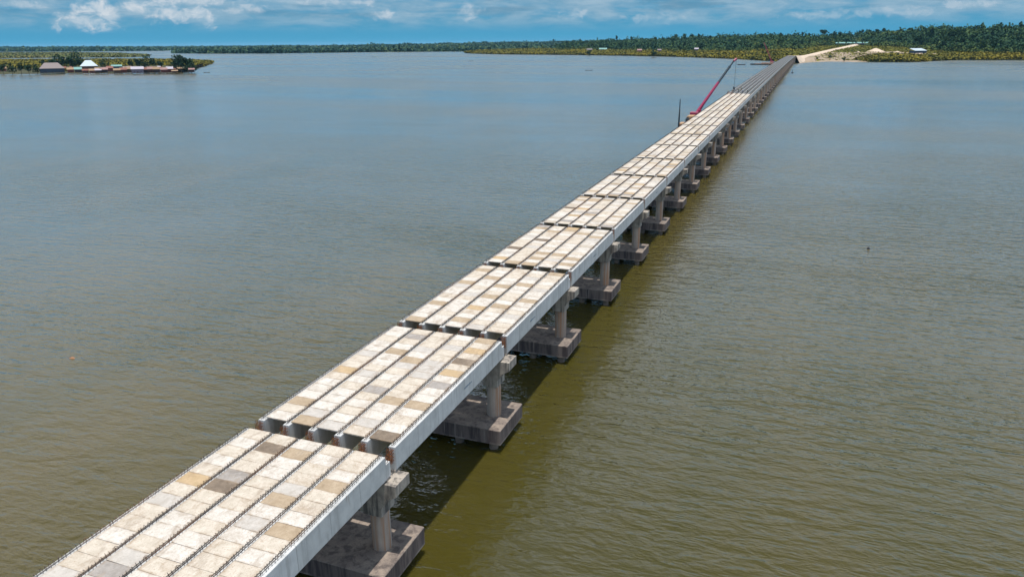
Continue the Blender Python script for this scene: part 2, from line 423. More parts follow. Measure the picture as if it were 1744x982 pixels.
def girder_meshes():
    mb = MB()
    # rectangular girder with chamfered arris; lower nib carries on past the top at the far end
    c = .025
    prof = [(-GW + .03, -GD), (GW - .03, -GD), (GW, -GD + .05), (GW, -c), (GW - c, 0), (-GW + c, 0), (-GW, -c), (-GW, -GD + .05)]
    mb.prism(prof, 0, UNIT)
    mb.box(-GW + .02, GW - .02, UNIT - .02, UNIT + .55, -GD + .04, -.62)
    body = mb.mesh('girder', M_GIRDER)
    st = MB(); n = 82; rr = random.Random(3)
    for i in range(n):
        y = .18 + i * (UNIT - .36) / (n - 1); t = rr.uniform(-.05, .05); h = rr.uniform(.22, .30); w = .075
        l = rr.uniform(-.06, .06)
        st.bar((-w, y + t, -.04), (-w + l * .4, y + t + l, h), .013)
        st.bar((w, y - t, -.04), (w + l * .4, y - t + l, h), .013)
        st.bar((-w + l * .4, y + t + l, h), (w + l * .4, y - t + l, h), .013)
    st.bar((-.06, .1, .03), (-.06, UNIT - .1, .03), .014); st.bar((.065, .1, .17), (.065, UNIT - .1, .17), .013)
    stirrup = st.mesh('stirrup_row', M_REBAR)
    eb = MB()
    for z in (-.18, -.42, -.68, -.95):
        for x in (-.14, .0, .14):
            eb.bar((x, .05, z), (x + rr.uniform(-.03, .03), -rr.uniform(.30, .62), z + rr.uniform(-.06, .08)), .022)
    for x in (-.17, -.05, .07, .18):
        eb.bar((x, -.28, -1.05), (x + rr.uniform(-.03, .03), -.28, .12), .02)
        eb.bar((x + .04, -.48, -1.0), (x + .04 + rr.uniform(-.03, .03), -.46, .02), .02)
    bars = eb.mesh('end_bars', M_RUST)
    fb = MB()
    for x in (-.15, 0, .15):
        fb.bar((x, UNIT - .05, -.3), (x, UNIT + rr.uniform(.25, .4), -.3 + rr.uniform(-.05, .12)), .022)
        fb.bar((x, UNIT + .38, -.66), (x + .02, UNIT + .40, rr.uniform(-.35, -.1)), .02)
    fbars = fb.mesh('end_bars', M_RUST)
    return body, stirrup, bars, fbars


def stencil_mesh():
    mb = MB(); rr = random.Random(9)
    for i in range(9):
        y = i * .17; h = rr.uniform(.10, .17)
        mb.box(0, .004, y, y + .035, 0, h); mb.box(0, .0035, y + .04, y + .11, rr.choice((0, h * .45, h * .8)), rr.choice((0, h * .45, h * .8)) + .03)
        if rr.random() < .6: mb.box(0, .003, y + .10, y + .13, h * .2, h)
    return mb.mesh('stencil_mark', M_STENCIL)


def seam_mesh():
    mb = MB()
    for y in (2.6, 6.3, 9.6, 13.1, 16.4):
        mb.box(0, .006, y, y + .05, -GD + .06, -.05)
    return mb


def build_girders():
    body, stir, bars, fbars = girder_meshes(); sten = stencil_mesh()
    for k in range(len(JY) - 1):
        y0, y1 = JY[k], JY[k + 1]
        ln = (y1 - y0 - 1.25); sc = ln / UNIT
        sl_ = (deck_z(y1) - deck_z(y0)) / (y1 - y0)
        for g in range(6):
            o = obj('girder', body, None, (GX[g], y0, deck_z(y0)), (math.atan(sl_), 0, 0), (1, sc, 1))
            if k < 14:
                lab = 'grey %s, %s span from the bottom edge' % (GLAB[g], ORD[k])
            else:
                lab = 'bare grey girder of the distant unplanked bridge deck'
            tag(o, lab, 'girder', 'bare girders of the distant unplanked deck' if k >= 14 else 'girders under the planked deck')
            obj('stirrup_row', stir, o)
            if k < 24:
                obj('end_bars', bars, o); obj('end_bars', fbars, o)
            if g == 5 and k in (1, 2, 3, 5):
                obj('stencil_mark', sten, o, (GW + .002, (6.4, 10.8, 6.0, 9, 6, 9)[k - 0], -.92))


build_girders()


def build_piers():
    cap = MB(); cap.cbox(-6.2, 6.2, -2.9, 2.9, -8.83, -7.374, .06); cap = cap.mesh('pile_cap', M_CAP)
    cr = MB()
    half = [(6.35, 0), (6.35, -.80), (5.55, -1.25), (5.16, -2.0), (5.16, -2.62), (3.76, -2.62), (3.76, -1.9), (2.9, -1.2)]
    prof = half + [(-a, z) for a, z in reversed(half)]
    cr.prism(prof, -.93, .93); cr = cr.mesh('crosshead', M_CROSS)
    co = MB(); co.lathe([(.66, 0), (.66, 1.0)], 28); co = co.mesh('column', M_COLUMN)
    for p in co.polygons: p.use_smooth = abs(p.normal.z) < .5
    pi = MB(); pi.lathe([(.42, -14), (.42, -8.8)], 16); pi = pi.mesh('pile', M_PILE)
    pad = MB(); pad.box(-.2, .2, -.15, .15, 0, .16); pad = pad.mesh('bearing_pad', M_PAD)
    for k in range(len(JY)):
        y = JY[k] - .62; zt = deck_z(y) - GD - .17
        o = empty('bridge_pier', (0, y, 0))
        if k < 14: lab = 'stained concrete bridge pier under the %s deck joint from the bottom edge' % (ORD[k] if k else 'hidden first')
        else: lab = 'slender pale pier under the distant unplanked stretch of bridge'
        if 0 < k < 14: lab = 'stained concrete bridge pier under the %s deck joint counted from the bottom edge' % ORD[k - 1]
        tag(o, lab, 'bridge pier', 'piers under the distant deck' if k >= 14 else 'piers under the planked deck')
        obj('pile_cap', cap, o)
        obj('crosshead', cr, o, (0, 0, zt))
        zc = zt - 2.62
        for sx in (-1, 1): obj('column', co, o, (4.46 * sx, 0, -7.38), (0, 0, k * 1.3 + sx), (1, 1, zc + 7.39))
        for sx in (-5.2, -1.75, 1.75, 5.2):
            for sy in (-2.0, 2.0): obj('pile', pi, o, (sx, sy, 0))
        if k < 6:
            for g in GX:
                for sy in (-.42, .72): obj('bearing_pad', pad, o, (g, sy, zt))


build_piers()

# ------------------------------------------------------------------ planks
NROW = 16
# rows counted from the end that is lower in the photograph; lanes from the crane side
TONES = {
    (0, 0): 'CWPCWWCWPCOCWCWC', (0, 1): 'WCPGPCWWCCBGWWBC', (0, 2): 'WCWWCWWCWCCCWWTW', (0, 3): 'CWPWCWWWPWTPCWWC', (0, 4): 'WPGPWCWCTWWCTWCC',
    (1, 0): 'WCTWWWCOWWPWWCWW', (1, 1): 'TPWWWCWPCWWTWCGW', (1, 2): 'PWWWWGCWCPTWPWWC', (1, 3): 'CPWWTCWCPPPWCPCW', (1, 4): 'BWCWTWWGWOWBWOWT',
    (2, 0): 'TWWWTWCWWPTWCWTC', (2, 1): 'WWCWWWWPWCWWTWWC', (2, 2): 'WTWCOWWTCWTWWCCW', (2, 3): 'PCWWWTWWCWWTWPCW', (2, 4): 'CCWPCWWTWWPWWCCT',
    (3, 2): 'TWTWTWWWCWWCWWTO', (3, 3): 'WWPWTWCWWWCWWTWW', (3, 1): 'TCWWWWPCWBWWCTWC', (3, 4): 'WTWTWCWWCWWPTWCW',
}
TWORD = {'W': 'whitish', 'C': 'cream', 'P': 'pale grey', 'T': 'tan', 'O': 'ochre stained', 'G': 'dark grey', 'B': 'dark brown'}


def plank_mesh(mat):
    mb = MB(); mb.cbox(-.905, .905, -.5, .5, 0, .085, .006); me = mb.mesh('deck_plank', mat)
    uv = me.uv_layers.new(name='plank')
    for l in me.loops:
        c = me.vertices[l.vertex_index].co; uv.data[l.index].uv = (c.x / 1.81 + .5, c.y + .5)
    return me


def build_planks():
    meshes = {k: plank_mesh(PL[k]) for k in PL}
    rr = random.Random(21); count = 0
    V = []; F = []; MI = []; UV = []
    for k in range(16):
        y0, y1 = JY[k], JY[k + 1]; sl_ = (deck_z(y1) - deck_z(y0)) / (y1 - y0)
        a = y0 + .42; b = y1 - 1.30; pitch = (b - a) / NROW if k < 14 else 1.3
        for ln in range(5):
            cx = (GX[ln] + GX[ln + 1]) / 2
            ts = TONES.get((k, ln))
            for r in range(NROW if k < 14 else 22):
                yc = a + (r + .5) * pitch
                if k == 15 and yc > 352 + rr.uniform(-2, 2) - ln * .8: continue
                t = ts[r] if ts else rr.choices('WCPTOGB', (44, 26, 12, 9, 3, 4, 2))[0]
                if t == 'W' and rr.random() < .25: t = 'C'
                dz = rr.uniform(0, .012); rz = rr.gauss(0, .006); dx = rr.uniform(-.015, .015)
                L = pitch * (rr.uniform(.972, .988) if rr.random() < .5 else .9985)
                z = deck_z(y0) + (yc - y0) * sl_ + .006 + dz
                if count < 300 and (k > 0 or r >= 2) and k < 4:
                    o = obj('deck_plank', meshes[t], None, (cx + dx, yc, z), (math.atan(sl_), rr.gauss(0, .002), rz), (1, L, 1))
                    row = 'last row' if r == 15 else '%s row' % ORD[r]
                    tag(o, '%s deck plank, %s up, %s, %s span up' % (TWORD[t], row, LANE[ln].replace(' in from', ' from'), ORD[k]), 'deck plank', 'precast planks laid between the girders')
                    count += 1
                else:
                    mb = meshes[t]; base = len(V)
                    cs, sn = math.cos(rz), math.sin(rz)
                    for v in mb.vertices:
                        x_, y_ = v.co.x, v.co.y * L
                        V.append((cx + dx + x_ * cs - y_ * sn, yc + x_ * sn + y_ * cs, z + v.co.z + y_ * sl_))
                    for p in mb.polygons:
                        F.append(tuple(base + i for i in p.vertices)); MI.append(PKEYS.index(t)); UV += [(mb.vertices[i].co.x / 1.81 + .5, mb.vertices[i].co.y + .5) for i in p.vertices]
    me = bpy.data.meshes.new('distant_deck_planks'); me.from_pydata(V, [], F)
    for k in PKEYS: me.materials.append(PL[k])
    me.polygons.foreach_set('material_index', MI)
    uv = me.uv_layers.new(name='plank'); uv.data.foreach_set('uv', np.array(UV, dtype=np.float32).ravel()); me.update()
    tag(obj('distant_deck_planks', me), 'pale deck planks paving the further spans up to the workers', 'deck planks', kind='stuff')


build_planks()

# ------------------------------------------------------------------ land
def ground_at(px, py, z=WATER):
    d = ray(px, py); t = (z - CAM[2]) / d[2]; return CAM + d * t


def at_dist(px, py, D):
    """point on the line of sight at horizontal distance D"""
    d = ray(px, py); t = D / math.hypot(d[0], d[1]); return CAM + d * t


def interp(x, tab, i):
    return float(np.interp(x, [t[0] for t in tab], [t[i] for t in tab]))


class Land:
    FAR = 1.5
    """terrain patch: columns along the shore, rows from the water's edge over the field to the ridge and down behind it"""
    def __init__(s, name, tab, mat, step, tree_h, isle=False):
        # tab rows: px, shore_y, (base_y, base_D), (top_y, ridge_D)
        s.cols = []; s.x0 = tab[0][0]; s.step = step
        xs = np.arange(tab[0][0], tab[-1][0] + .1, step)
        for x in xs:
            sy, by, bd, ty, rd = (interp(x, tab, i) for i in range(1, 6))
            sh = ground_at(x, sy); dsh = math.hypot(*(sh - CAM)[:2])
            bd = max(bd, dsh + 30); b = at_dist(x, by, bd); rd = max(rd, bd + 60); r = at_dist(x, ty, rd)
            r[2] = max(r[2] - tree_h, WATER + 1.0); b[2] = max(b[2], WATER + .5)
            d = ray(x, sy)[:2]; d = d / np.linalg.norm(d)
            far = np.array([*(CAM[:2] + d * (rd * 1.004 + 8)), WATER - 1.5]) if isle else np.array([*(CAM[:2] + d * rd * 1.5), max(r[2] * .75, WATER + .5)])
            if isle: r = ground_at(x, ty + isle, WATER + 1.0); b = ground_at(x, by, WATER + .8); far = ground_at(x, ty + isle - .15, WATER - .5)
            if isle: r[2] = min(r[2], WATER + 1.2); b[2] = min(b[2], WATER + 1.2)
            mid0 = sh + np.array([*(d * 25), 0]); mid0[2] = WATER + .45
            s0 = sh - np.array([*(d * 6), 0]); s0[2] = WATER - .6
            s.cols.append([s0, mid0, b, (b + r) / 2 + np.array([0, 0, (r[2] - b[2]) * .08]), r, far])
        s.P = np.array(s.cols)                   # (nc, 6, 3)
        nc, nr = s.P.shape[:2]
        f = [(i * nr + j, (i + 1) * nr + j, (i + 1) * nr + j + 1, i * nr + j + 1) for i in range(nc - 1) for j in range(nr - 1)]
        me = bpy.data.meshes.new(name); me.from_pydata([tuple(v) for v in s.P.reshape(-1, 3)], [], f); me.materials.append(mat)
        import bmesh
        bm = bmesh.new(); bm.from_mesh(me); bmesh.ops.recalc_face_normals(bm, faces=bm.faces); bm.to_mesh(me); bm.free()
        me.shade_smooth(); tag(obj(name, me), kind='structure')
    def point(s, px, j, lift=0.0):
        nc = s.P.shape[0]; u = min(max((px - s.x0) / s.step, 0), nc - 1.001); i = int(u); fu = u - i; k = min(int(j), s.P.shape[1] - 2); fv = j - k
        A = s.P[i, k] * (1 - fu) + s.P[i + 1, k] * fu; B = s.P[i, k + 1] * (1 - fu) + s.P[i + 1, k + 1] * fu
        q = A * (1 - fv) + B * fv; q[2] += lift; return q
    def band(s, n, xs, j0, j1):
        """n random points between px xs[0] and xs[-1]; j0, j1: row limits at each of xs"""
        x = NR.uniform(xs[0], xs[-1], n); a = np.interp(x, xs, j0); b = np.interp(x, xs, j1); v = NR.uniform(0, 1, n)
        keep = b > a
        return np.array([s.point(p, l + (h - l) * t) for p, l, h, t, k in zip(x, a, b, v, keep) if k])
    def sample(s, n, j0, j1, u0=0.0, u1=1.0, keep=None, bias=1.0):
        """n random points between rows j0 and j1 (floats)"""
        nc = s.P.shape[0]
        u = NR.uniform(u0, u1, n) * (nc - 1.001); v = j0 + (j1 - j0) * NR.uniform(0, 1, n) ** bias
        i = u.astype(int); fu = (u - i)[:, None]; j = np.minimum(v.astype(int), s.P.shape[1] - 2); fv = (v - j)[:, None]
        A = s.P[i, j] * (1 - fu) + s.P[i + 1, j] * fu; B = s.P[i, j + 1] * (1 - fu) + s.P[i + 1, j + 1] * fu
        return A * (1 - fv) + B * fv


# px, shore_y, base_y, base_D, top_y, ridge_D
T_RIGHT = [(793, 90.6, 89.0, 2750, 88.6, 2900), (815, 92.0, 87.0, 2900, 86.6, 3100), (870, 93.2, 84.8, 2950, 82.5, 3300), (935, 93.6, 84.2, 2900, 82.0, 3200), (955, 93.9, 85.5, 2650, 73.5, 3200), (1000, 94.4, 86.0, 2600, 69.0, 3100),
           (1080, 95.6, 87.2, 2450, 65.0, 3000), (1160, 97.4, 88.4, 2250, 61.2, 2900), (1220, 99.5, 88.8, 2100, 60.0, 2800), (1260, 101.2, 89.2, 2000, 58.8, 2750), (1300, 103.6, 87.5, 1950, 57.2, 2700), (1335, 106, 86.5, 1950, 57.0, 2650),
           (1362, 108, 84, 2050, 57.5, 2700), (1385, 106.5, 80, 2200, 58.6, 2700), (1415, 105.2, 78, 2300, 57.6, 2700), (1460, 106.2, 77.5, 2300, 53.4, 2700), (1530, 106.3, 80, 2200, 49.2, 2600), (1560, 105.8, 84.5, 1950, 47.5, 2500),
           (1620, 102.9, 89, 1750, 44.8, 2300), (1744, 102.6, 90, 1720, 41.8, 2200), (1950, 102.5, 90, 1700, 39.0, 2100)]
T_MID = [(300, 91.0, 90.4, 4900, 86.0, 6500), (360, 91.6, 90.0, 4700, 83.2, 6200), (420, 91.4, 89.4, 4600, 81.0, 6200), (480, 90.9, 88.4, 4700, 79.5, 6300), (600, 89.4, 86.0, 5200, 76.6, 6400), (700, 88.4, 85.0, 5300, 74.6, 6400), (790, 88.0, 84.4, 5200, 72.9, 6400), (870, 87.6, 83.0, 5200, 71.2, 6400), (960, 87.0, 82.0, 5200, 69.6, 6400), (1100, 86.5, 80.5, 5200, 67.5, 6400)]
T_FARLEFT = [(-260, 89.4, 88.4, 7000, 81.2, 9800), (0, 88.4, 87.2, 7200, 80.2, 10000), (130, 87.8, 86.6, 7600, 79.9, 10500), (230, 87.4, 86.2, 8000, 80.2, 11000), (285, 86.6, 85.8, 8800, 81.0, 11500), (300, 85.6, 85.0, 9500, 81.2, 12500), (420, 84.0, 83.2, 11500, 79.8, 14000), (520, 83.2, 82.4, 12000, 78.8, 14500)]
T_ISLE2 = [(-260, 100.4, 94.5, 3400, 90.2, 4600), (0, 99.4, 93.5, 3500, 89.4, 4800), (120, 98.6, 93, 3600, 89.2, 4900), (200, 97.9, 93.2, 3650, 91, 4500), (240, 97.2, 94.6, 3300, 93.6, 3600), (252, 96.6, 95.6, 3050, 95.4, 3200)]
T_ISLE1 = [(-260, 128.5, 112, 1280, 101.4, 2000), (0, 127.3, 111, 1270, 100.8, 1960), (60, 126.6, 110.5, 1270, 100.6, 1960), (130, 125.6, 110, 1270, 100.4, 1950), (220, 125, 109.5, 1280, 100.2, 1950), (290, 124.6, 109, 1300, 100.4, 1900), (318, 123.4, 108.5, 1300, 101, 1800), (334, 117.0, 108, 1340, 102, 1700), (350, 111.5, 107, 1400, 103.2, 1560), (360, 108.4, 106.2, 1440, 104.8, 1500)]
right_bank = Land('right_bank_land', T_RIGHT, M_SOIL, 6, 17)
mid_bank = Land('far_bank_land', T_MID, M_SOIL, 10, 16)
left_bank = Land('distant_shore_land', T_FARLEFT, M_SOIL, 12, 18)
isle_two = Land('second_island_land', T_ISLE2, M_MUD, 6, 4, 1.2)
isle_one = Land('village_island_land', T_ISLE1, M_MUD, 6, 3.2, 2.4)


def canopy(name, P, r, n, size, h0, h1, mat, label, cat, up=.4, stemfill=True):
    """low canopy: a clump of n leaf quads round each point of P; r clump radius, crown between h0 and h1 above ground"""
    N = len(P); rad = r * NR.uniform(.45, 1.5, N)
    hh = h0 + (h1 - h0) * (NR.uniform(.5, 1.0, N) if h1 < 15 else np.where(NR.uniform(0, 1, N) < .12, NR.uniform(1.0, 1.35, N), NR.uniform(.45, 1.0, N)))
    if h1 >= 15:
        k = 30.0 / r ** 1.15
        lo = np.sin(P[:, 0] * .021 * k / 3 + 2 * np.sin(P[:, 1] * .013 * k / 3)) * .5 + np.sin(P[:, 0] * .057 * k / 3 + P[:, 1] * .031 * k / 3 + 1.3) * .5
        hh = hh * (1.0 + .38 * lo)
    d = NR.normal(size=(N, n, 3)); d /= np.linalg.norm(d, axis=2)[..., None]
    d *= NR.uniform(.55, 1.0, (N, n, 1)) ** .5
    Q = np.empty((N, n, 3)); Q[..., 0] = P[:, None, 0] + d[..., 0] * rad[:, None]; Q[..., 1] = P[:, None, 1] + d[..., 1] * rad[:, None]
    mid = (h0 + hh) / 2
    Q[..., 2] = P[:, None, 2] + mid[:, None] + d[..., 2] * ((hh - h0) / 2)[:, None]
    me = quads_mesh(name, leaf_quads(Q.reshape(-1, 3), size, up), mat)
    o = obj(name, me); tag(o, label, cat, kind='stuff'); return o


canopy('mangrove_shrubbery', isle_one.band(7000, (-260, 64, 66, 334, 338, 346, 360), (1.5, 1.5, 1.72, 1.72, 1.0, .8, .8), (4, 4, 4, 4, 4, 4, 4)), 6.0, 16, 3.2, 0.0, 5.2, M_MANGROVE, 'yellow green mangrove bushes covering the village island', 'mangroves', .7)
canopy('far_mangrove_shrubbery', isle_two.sample(5200, .9, 4.0), 11, 12, 7.0, 0, 6, M_MANGROVE_DULL, 'dull green mangroves covering the low second island', 'mangroves', .6)


def right_mangrove():
    P = right_bank.band(5200, (793, 1290, 1335, 1345), (.85, .85, 1.0, 1.25), (2.2, 2.2, 2.1, 2.1))
    P2 = right_bank.band(2600, (1462, 1475, 1500, 1620, 1660, 1950), (1.05, 1.0, .88, .88, .88, .88), (1.06, 1.18, 1.36, 1.42, 1.7, 1.7))
    canopy('bank_mangrove_shrubbery', np.concatenate([P, P2]), 7.0, 16, 3.6, -.2, 6.0, M_MANGROVE, 'yellow green mangrove strip along the wooded bank', 'mangroves', .65)
    PF = np.concatenate([right_bank.band(3800, (1345, 1480, 1540, 1640), (1.42, 1.46, 1.6, 1.75), (2.05, 2.05, 2.05, 2.05)), right_bank.band(150, (1385, 1500), (1.02, 1.05), (1.42, 1.45))])
    d = np.hypot(PF[:, 0] - ROADX(PF[:, 1]), 0)
    PF = PF[d > 7.5]
    canopy('field_grass', PF, 10, 12, 4.0, -.4, 1.6, M_FIELD, 'yellow green field behind the sand bank', 'grass', .9)


def ROADX(y):
    return np.interp(y, [1335, 1400, 1500, 1600, 1800, 2000, 2300], [1.5, 2, 9, 20, 52, 88, 150])


right_mangrove()
M_UNDERSHADE = plain('mangrove_shade', (.022, .022, .016), .95, .1)  # near-black leaf band: under-canopy shade and its reflection put in as colour
canopy('mangrove_shade_fringe', np.concatenate([right_bank.band(1500, (793, 1335), (.80, .80), (.95, .95)), right_bank.band(700, (1500, 1950), (.80, .80), (.95, .95)), isle_one.band(500, (300, 360), (.75, .75), (.95, .95))]), 3.5, 14, 2.4, -.4, 4.2, M_UNDERSHADE, 'dark leaf band standing for the shade under the mangroves at the waterline', 'mangrove shade', .1)
canopy('far_forest', np.concatenate([mid_bank.sample(3000, .9, 2.2), mid_bank.sample(4200, 2, 4.6)]), 20, 14, 13, 0, 17, M_FOREST_FAR, 'dark green forest massed along the far bank', 'forest', .35)
canopy('distant_forest', np.concatenate([left_bank.sample(2200, .9, 2.2), left_bank.sample(3600, 2, 4.4)]), 34, 10, 24, 0, 19, M_FOREST_FAR, 'blue green forest on the distant shore', 'forest', .35)
PFOR = right_bank.sample(7200, 2.0, 4.35, .135, 1.0)
keep = np.abs(PFOR[:, 0] - ROADX(PFOR[:, 1])) > 11
PSC = right_bank.band(1500, (1230, 1290, 1440, 1560), (2.0, 2.0, 2.0, 2.0), (2.1, 3.6, 3.3, 2.1))
PSC = np.concatenate([PSC, right_bank.band(700, (950, 1300, 1440, 1950), (1.92, 1.92, 1.95, 1.8), (2.16, 2.2, 2.2, 2.12))])
PSC = PSC[np.abs(PSC[:, 0] - ROADX(PSC[:, 1])) > 9]
canopy('bank_scrub', PSC, 6.5, 18, 4.0, 0, 11, M_SCRUB, 'lighter olive green scrub on both sides of the sand road', 'scrub', .5)
PFOR = PFOR[keep]; keep = NR.uniform(0, 1, len(PFOR)) < np.clip((np.hypot(PFOR[:, 0] - 75, (PFOR[:, 1] - 2100) * .35) / 260), .12, 1)
canopy('right_bank_forest', PFOR[keep], 8.0, 26, 4.6, .5, 17, M_FOREST, 'dense dark green wood rising behind the sandy bank', 'forest', .3)


# ------------------------------------------------------------------ single trees
def tree_meshes(seed, h, cr, lobes, leaf, nleaf, mat, flat=1.0, base=.35):
    rr = random.Random(seed); tr = MB()
    tr.bar((0, 0, -.6), (rr.uniform(-.3, .3), rr.uniform(-.3, .3), h * .55), h * .022, 8, r2=h * .013)
    top = (0, 0, h * .5); pts = []
    for i in range(lobes):
        a = 2 * math.pi * (i + rr.uniform(-.3, .3)) / lobes; q = rr.uniform(.25, .75) if i else 0
        c = np.array([math.cos(a) * cr * q, math.sin(a) * cr * q, h * rr.uniform(base + .18, .86)])
        tr.bar(top, tuple(c), h * .009, 5, r2=h * .004)
        n = nleaf // lobes; d = NR.normal(size=(n, 3)); d /= np.linalg.norm(d, axis=1)[:, None]; d *= NR.uniform(.4, 1, (n, 1)) ** .4
        rad = cr * rr.uniform(.38, .58); d[:, 2] *= flat
        keep = NR.uniform(0, 1, n) > .12
        pts.append((c + d * rad)[keep])
    return tr.mesh('trunk', M_BARK), quads_mesh('crown', leaf_quads(np.concatenate(pts), leaf, .3), mat)


def plant(name, meshes, loc, sc, rz, label, cat, group):
    o = empty(name, loc, rz); o.scale = (sc, sc, sc); tag(o, label, cat, group)
    obj('trunk', meshes[0], o); obj('crown', meshes[1], o); return o


def build_trees():
    kinds = [tree_meshes(50 + i, 20, (5.5, 4.2, 6.5, 3.6, 5.0)[i], (8, 7, 9, 6, 8)[i], 1.7, 520, M_DARKTREE if i % 2 else M_FOREST, (1, 1.3, .8, 1.6, 1)[i]) for i in range(5)]
    rr = random.Random(77)
    P = np.concatenate([right_bank.sample(60, 1.98, 2.4, .14, 1.0), right_bank.sample(90, 3.6, 4.05, .14, 1.0), right_bank.sample(70, 1.98, 2.9, .66, .95)])
    for n_, p in enumerate(P):
        if abs(p[0] - ROADX(p[1])) < 14: continue
        i = rr.randrange(5)
        plant('forest_tree', kinds[i], tuple(p), rr.uniform(.7, 1.3) * (1.18 if n_ >= 150 else 1.0), rr.uniform(0, 6), 'dark green tree standing in the wood on the bridge-end bank', 'tree', 'trees of the wood at the bridge end')
    for px in (1441, 1457, 1468):
        p = at_dist(px, 76.2, 2262); plant('forest_tree', kinds[px % 5], (p[0], p[1], p[2] - .5), .5, px, 'small tree standing in front of the long teal-roofed building', 'tree', 'small trees before the long teal-roofed building')
    # the broad lone tree at the head of the sand road, the tall one over the far wood
    big = tree_meshes(91, 26, 13, 11, 2.0, 1500, M_DARKTREE, .55, .42)
    p = at_dist(1402, 63.0, 2600); plant('umbrella_tree', big, (p[0], p[1], p[2] - 3), .95, 0, 'broad flat-topped dark tree rising above the wood at the road head', 'tree', None)
    p = at_dist(1050, 71.0, 3000); plant('forest_tree', kinds[3], (p[0], p[1], p[2] - 4), 1.3, 1, 'single tall tree sticking up above the wood line over the strait', 'tree', None)
    vt = [tree_meshes(120 + i, 11, (4.2, 5.0, 3.6)[i], 7, 1.25, 420, M_DARKTREE, 1.0, .15) for i in range(3)]
    spots = [(6, 126, 1.0), (22, 126.5, .95), (37, 126.5, 1.05), (50, 126.8, 1.0), (64, 126, .85), (76, 119, 1.1), (90, 118, 1.2), (101, 117, 1.5), (110, 117.5, 1.4), (121, 117.5, 1.5), (129, 117, 1.75), (136, 117.8, 1.3), (152, 116.5, 1.2), (178, 117, 1.05), (224, 118, 1.1), (236, 118, 1.25), (249, 118, 1.3), (262, 118, 1.2), (274, 118.5, 1.0), (300, 122, 1.5), (309, 123, 1.6), (320, 122.5, 1.5), (326, 123.8, 1.1)]
    for i, (px, py, sc) in enumerate(spots):
        q = ground_at(px, py, WATER + .5)
        if i < 5: lab, gr = 'dark bushy tree beside the water at the open end of the village', 'bushy trees beside the water west of the huts'
        elif i < 14: lab, gr = 'dark tree behind the two big-roofed village houses', 'dark trees behind the big-roofed houses'
        elif i < 19: lab, gr = 'dark tree behind the middle row of village huts', 'dark trees behind the middle huts'
        else: lab, gr = 'dark tree at the island point beyond the last hut', 'dark trees at the island point'
        plant('village_tree', vt[i % 3], tuple(q), sc * 1.28, i * 1.9, lab, 'tree', gr)
    sh = tree_meshes(140, 7, 4.0, 6, 1.3, 300, M_DARKTREE, .8, .05); gb = tree_meshes(141, 6, 3.6, 6, 1.2, 260, M_MANGROVE, .8, .05)
    for i, px in enumerate((70, 113, 128, 143, 172, 184, 206, 226, 243, 254, 263, 285, 293, 306)):
        q = ground_at(px, (120.5, 122.3, 121.2)[i % 3], WATER + .5); plant('village_bush', gb if i % 2 else sh, tuple(q), .75 + .12 * (i % 3), i * 1.3, 'green bush growing in a gap between the village huts', 'bush', 'bushes between the village huts')
    for px, py, sc, lab in ((1003, 94.6, 1.8, 'round dark bush on the mangrove strip beside the pale roofs'), (1113, 97.0, 2.0, 'round dark bush at the strip edge beside the reddish roof'), (1064, 94.4, 1.1, 'small dark bush between the bank houses'),
                            (1391, 103.4, .8, 'small dark shrub standing on the sand beach'), (1413, 101.5, 1.0, 'larger dark shrub standing on the sand beach'), (1437, 104.5, .9, 'low shrub at the beach edge by the water')):
        q = ground_at(px, py, WATER + .6); plant('bank_bush', sh, tuple(q), sc, px, lab, 'bush', None)


build_trees()

# ------------------------------------------------------------------ village and bank houses
def house_meshes(w, d, hw, rise, style, roof_m, wall_m):
    wl = MB(); wl.box(-w / 2, w / 2, -d / 2, d / 2, .6, hw)
    if style != 'hip':
        pass
    st = MB()
    for x in np.linspace(-w / 2 + .3, w / 2 - .3, max(3, int(w / 3))):
        for y in (-d / 2 + .2, d / 2 - .2): st.bar((x, y, -1.6), (x, y, .62), .14, 6)
    st.box(-w / 2 - .4, w / 2 + .4, -d / 2 - 1.2, d / 2 + .2, .45, .58)
    ov = .7; rf = MB(); t = .12
    X, Y = w / 2 + ov, d / 2 + ov
    if style == 'hip':
        rx = max(X - Y * .8, .3) * .95
        vs = [(-X, -Y, hw), (X, -Y, hw), (X, Y, hw), (-X, Y, hw), (-rx, 0, hw + rise), (rx, 0, hw + rise)]
        rf.add(vs, [(0, 1, 5, 4), (1, 2, 5), (2, 3, 4, 5), (3, 0, 4), (0, 3, 2, 1)])
    elif style == 'gable':
        rf.prism([(-Y, hw - .05), (0, hw + rise), (Y, hw - .05), (Y, hw + t - .05), (0, hw + rise + t * 1.6), (-Y, hw + t - .05)], -X, X, 'x')
        wl.prism([(-d / 2, hw), (d / 2, hw), (0, hw + rise * .92)], -w / 2 + .01, w / 2 - .01, 'x')
    else:
        rf.prism([(-Y, hw - .1), (Y, hw + rise), (Y, hw + rise + t), (-Y, hw - .1 + t)], -X, X, 'x')
    dr = MB(); dr.box(-.45, .45, -d / 2 - .05, -d / 2 + .02, .62, min(hw - .2, 2.6))
    wn = MB(); wn.box(-.5, .5, -d / 2 - .05, -d / 2 + .02, 1.5, min(hw - .4, 2.5))
    return wl.mesh('wall', wall_m), rf.mesh('roof', roof_m), dr.mesh('door', M_DOOR), wn.mesh('window', M_DOOR), st.mesh('stilt_deck', M_BARK)


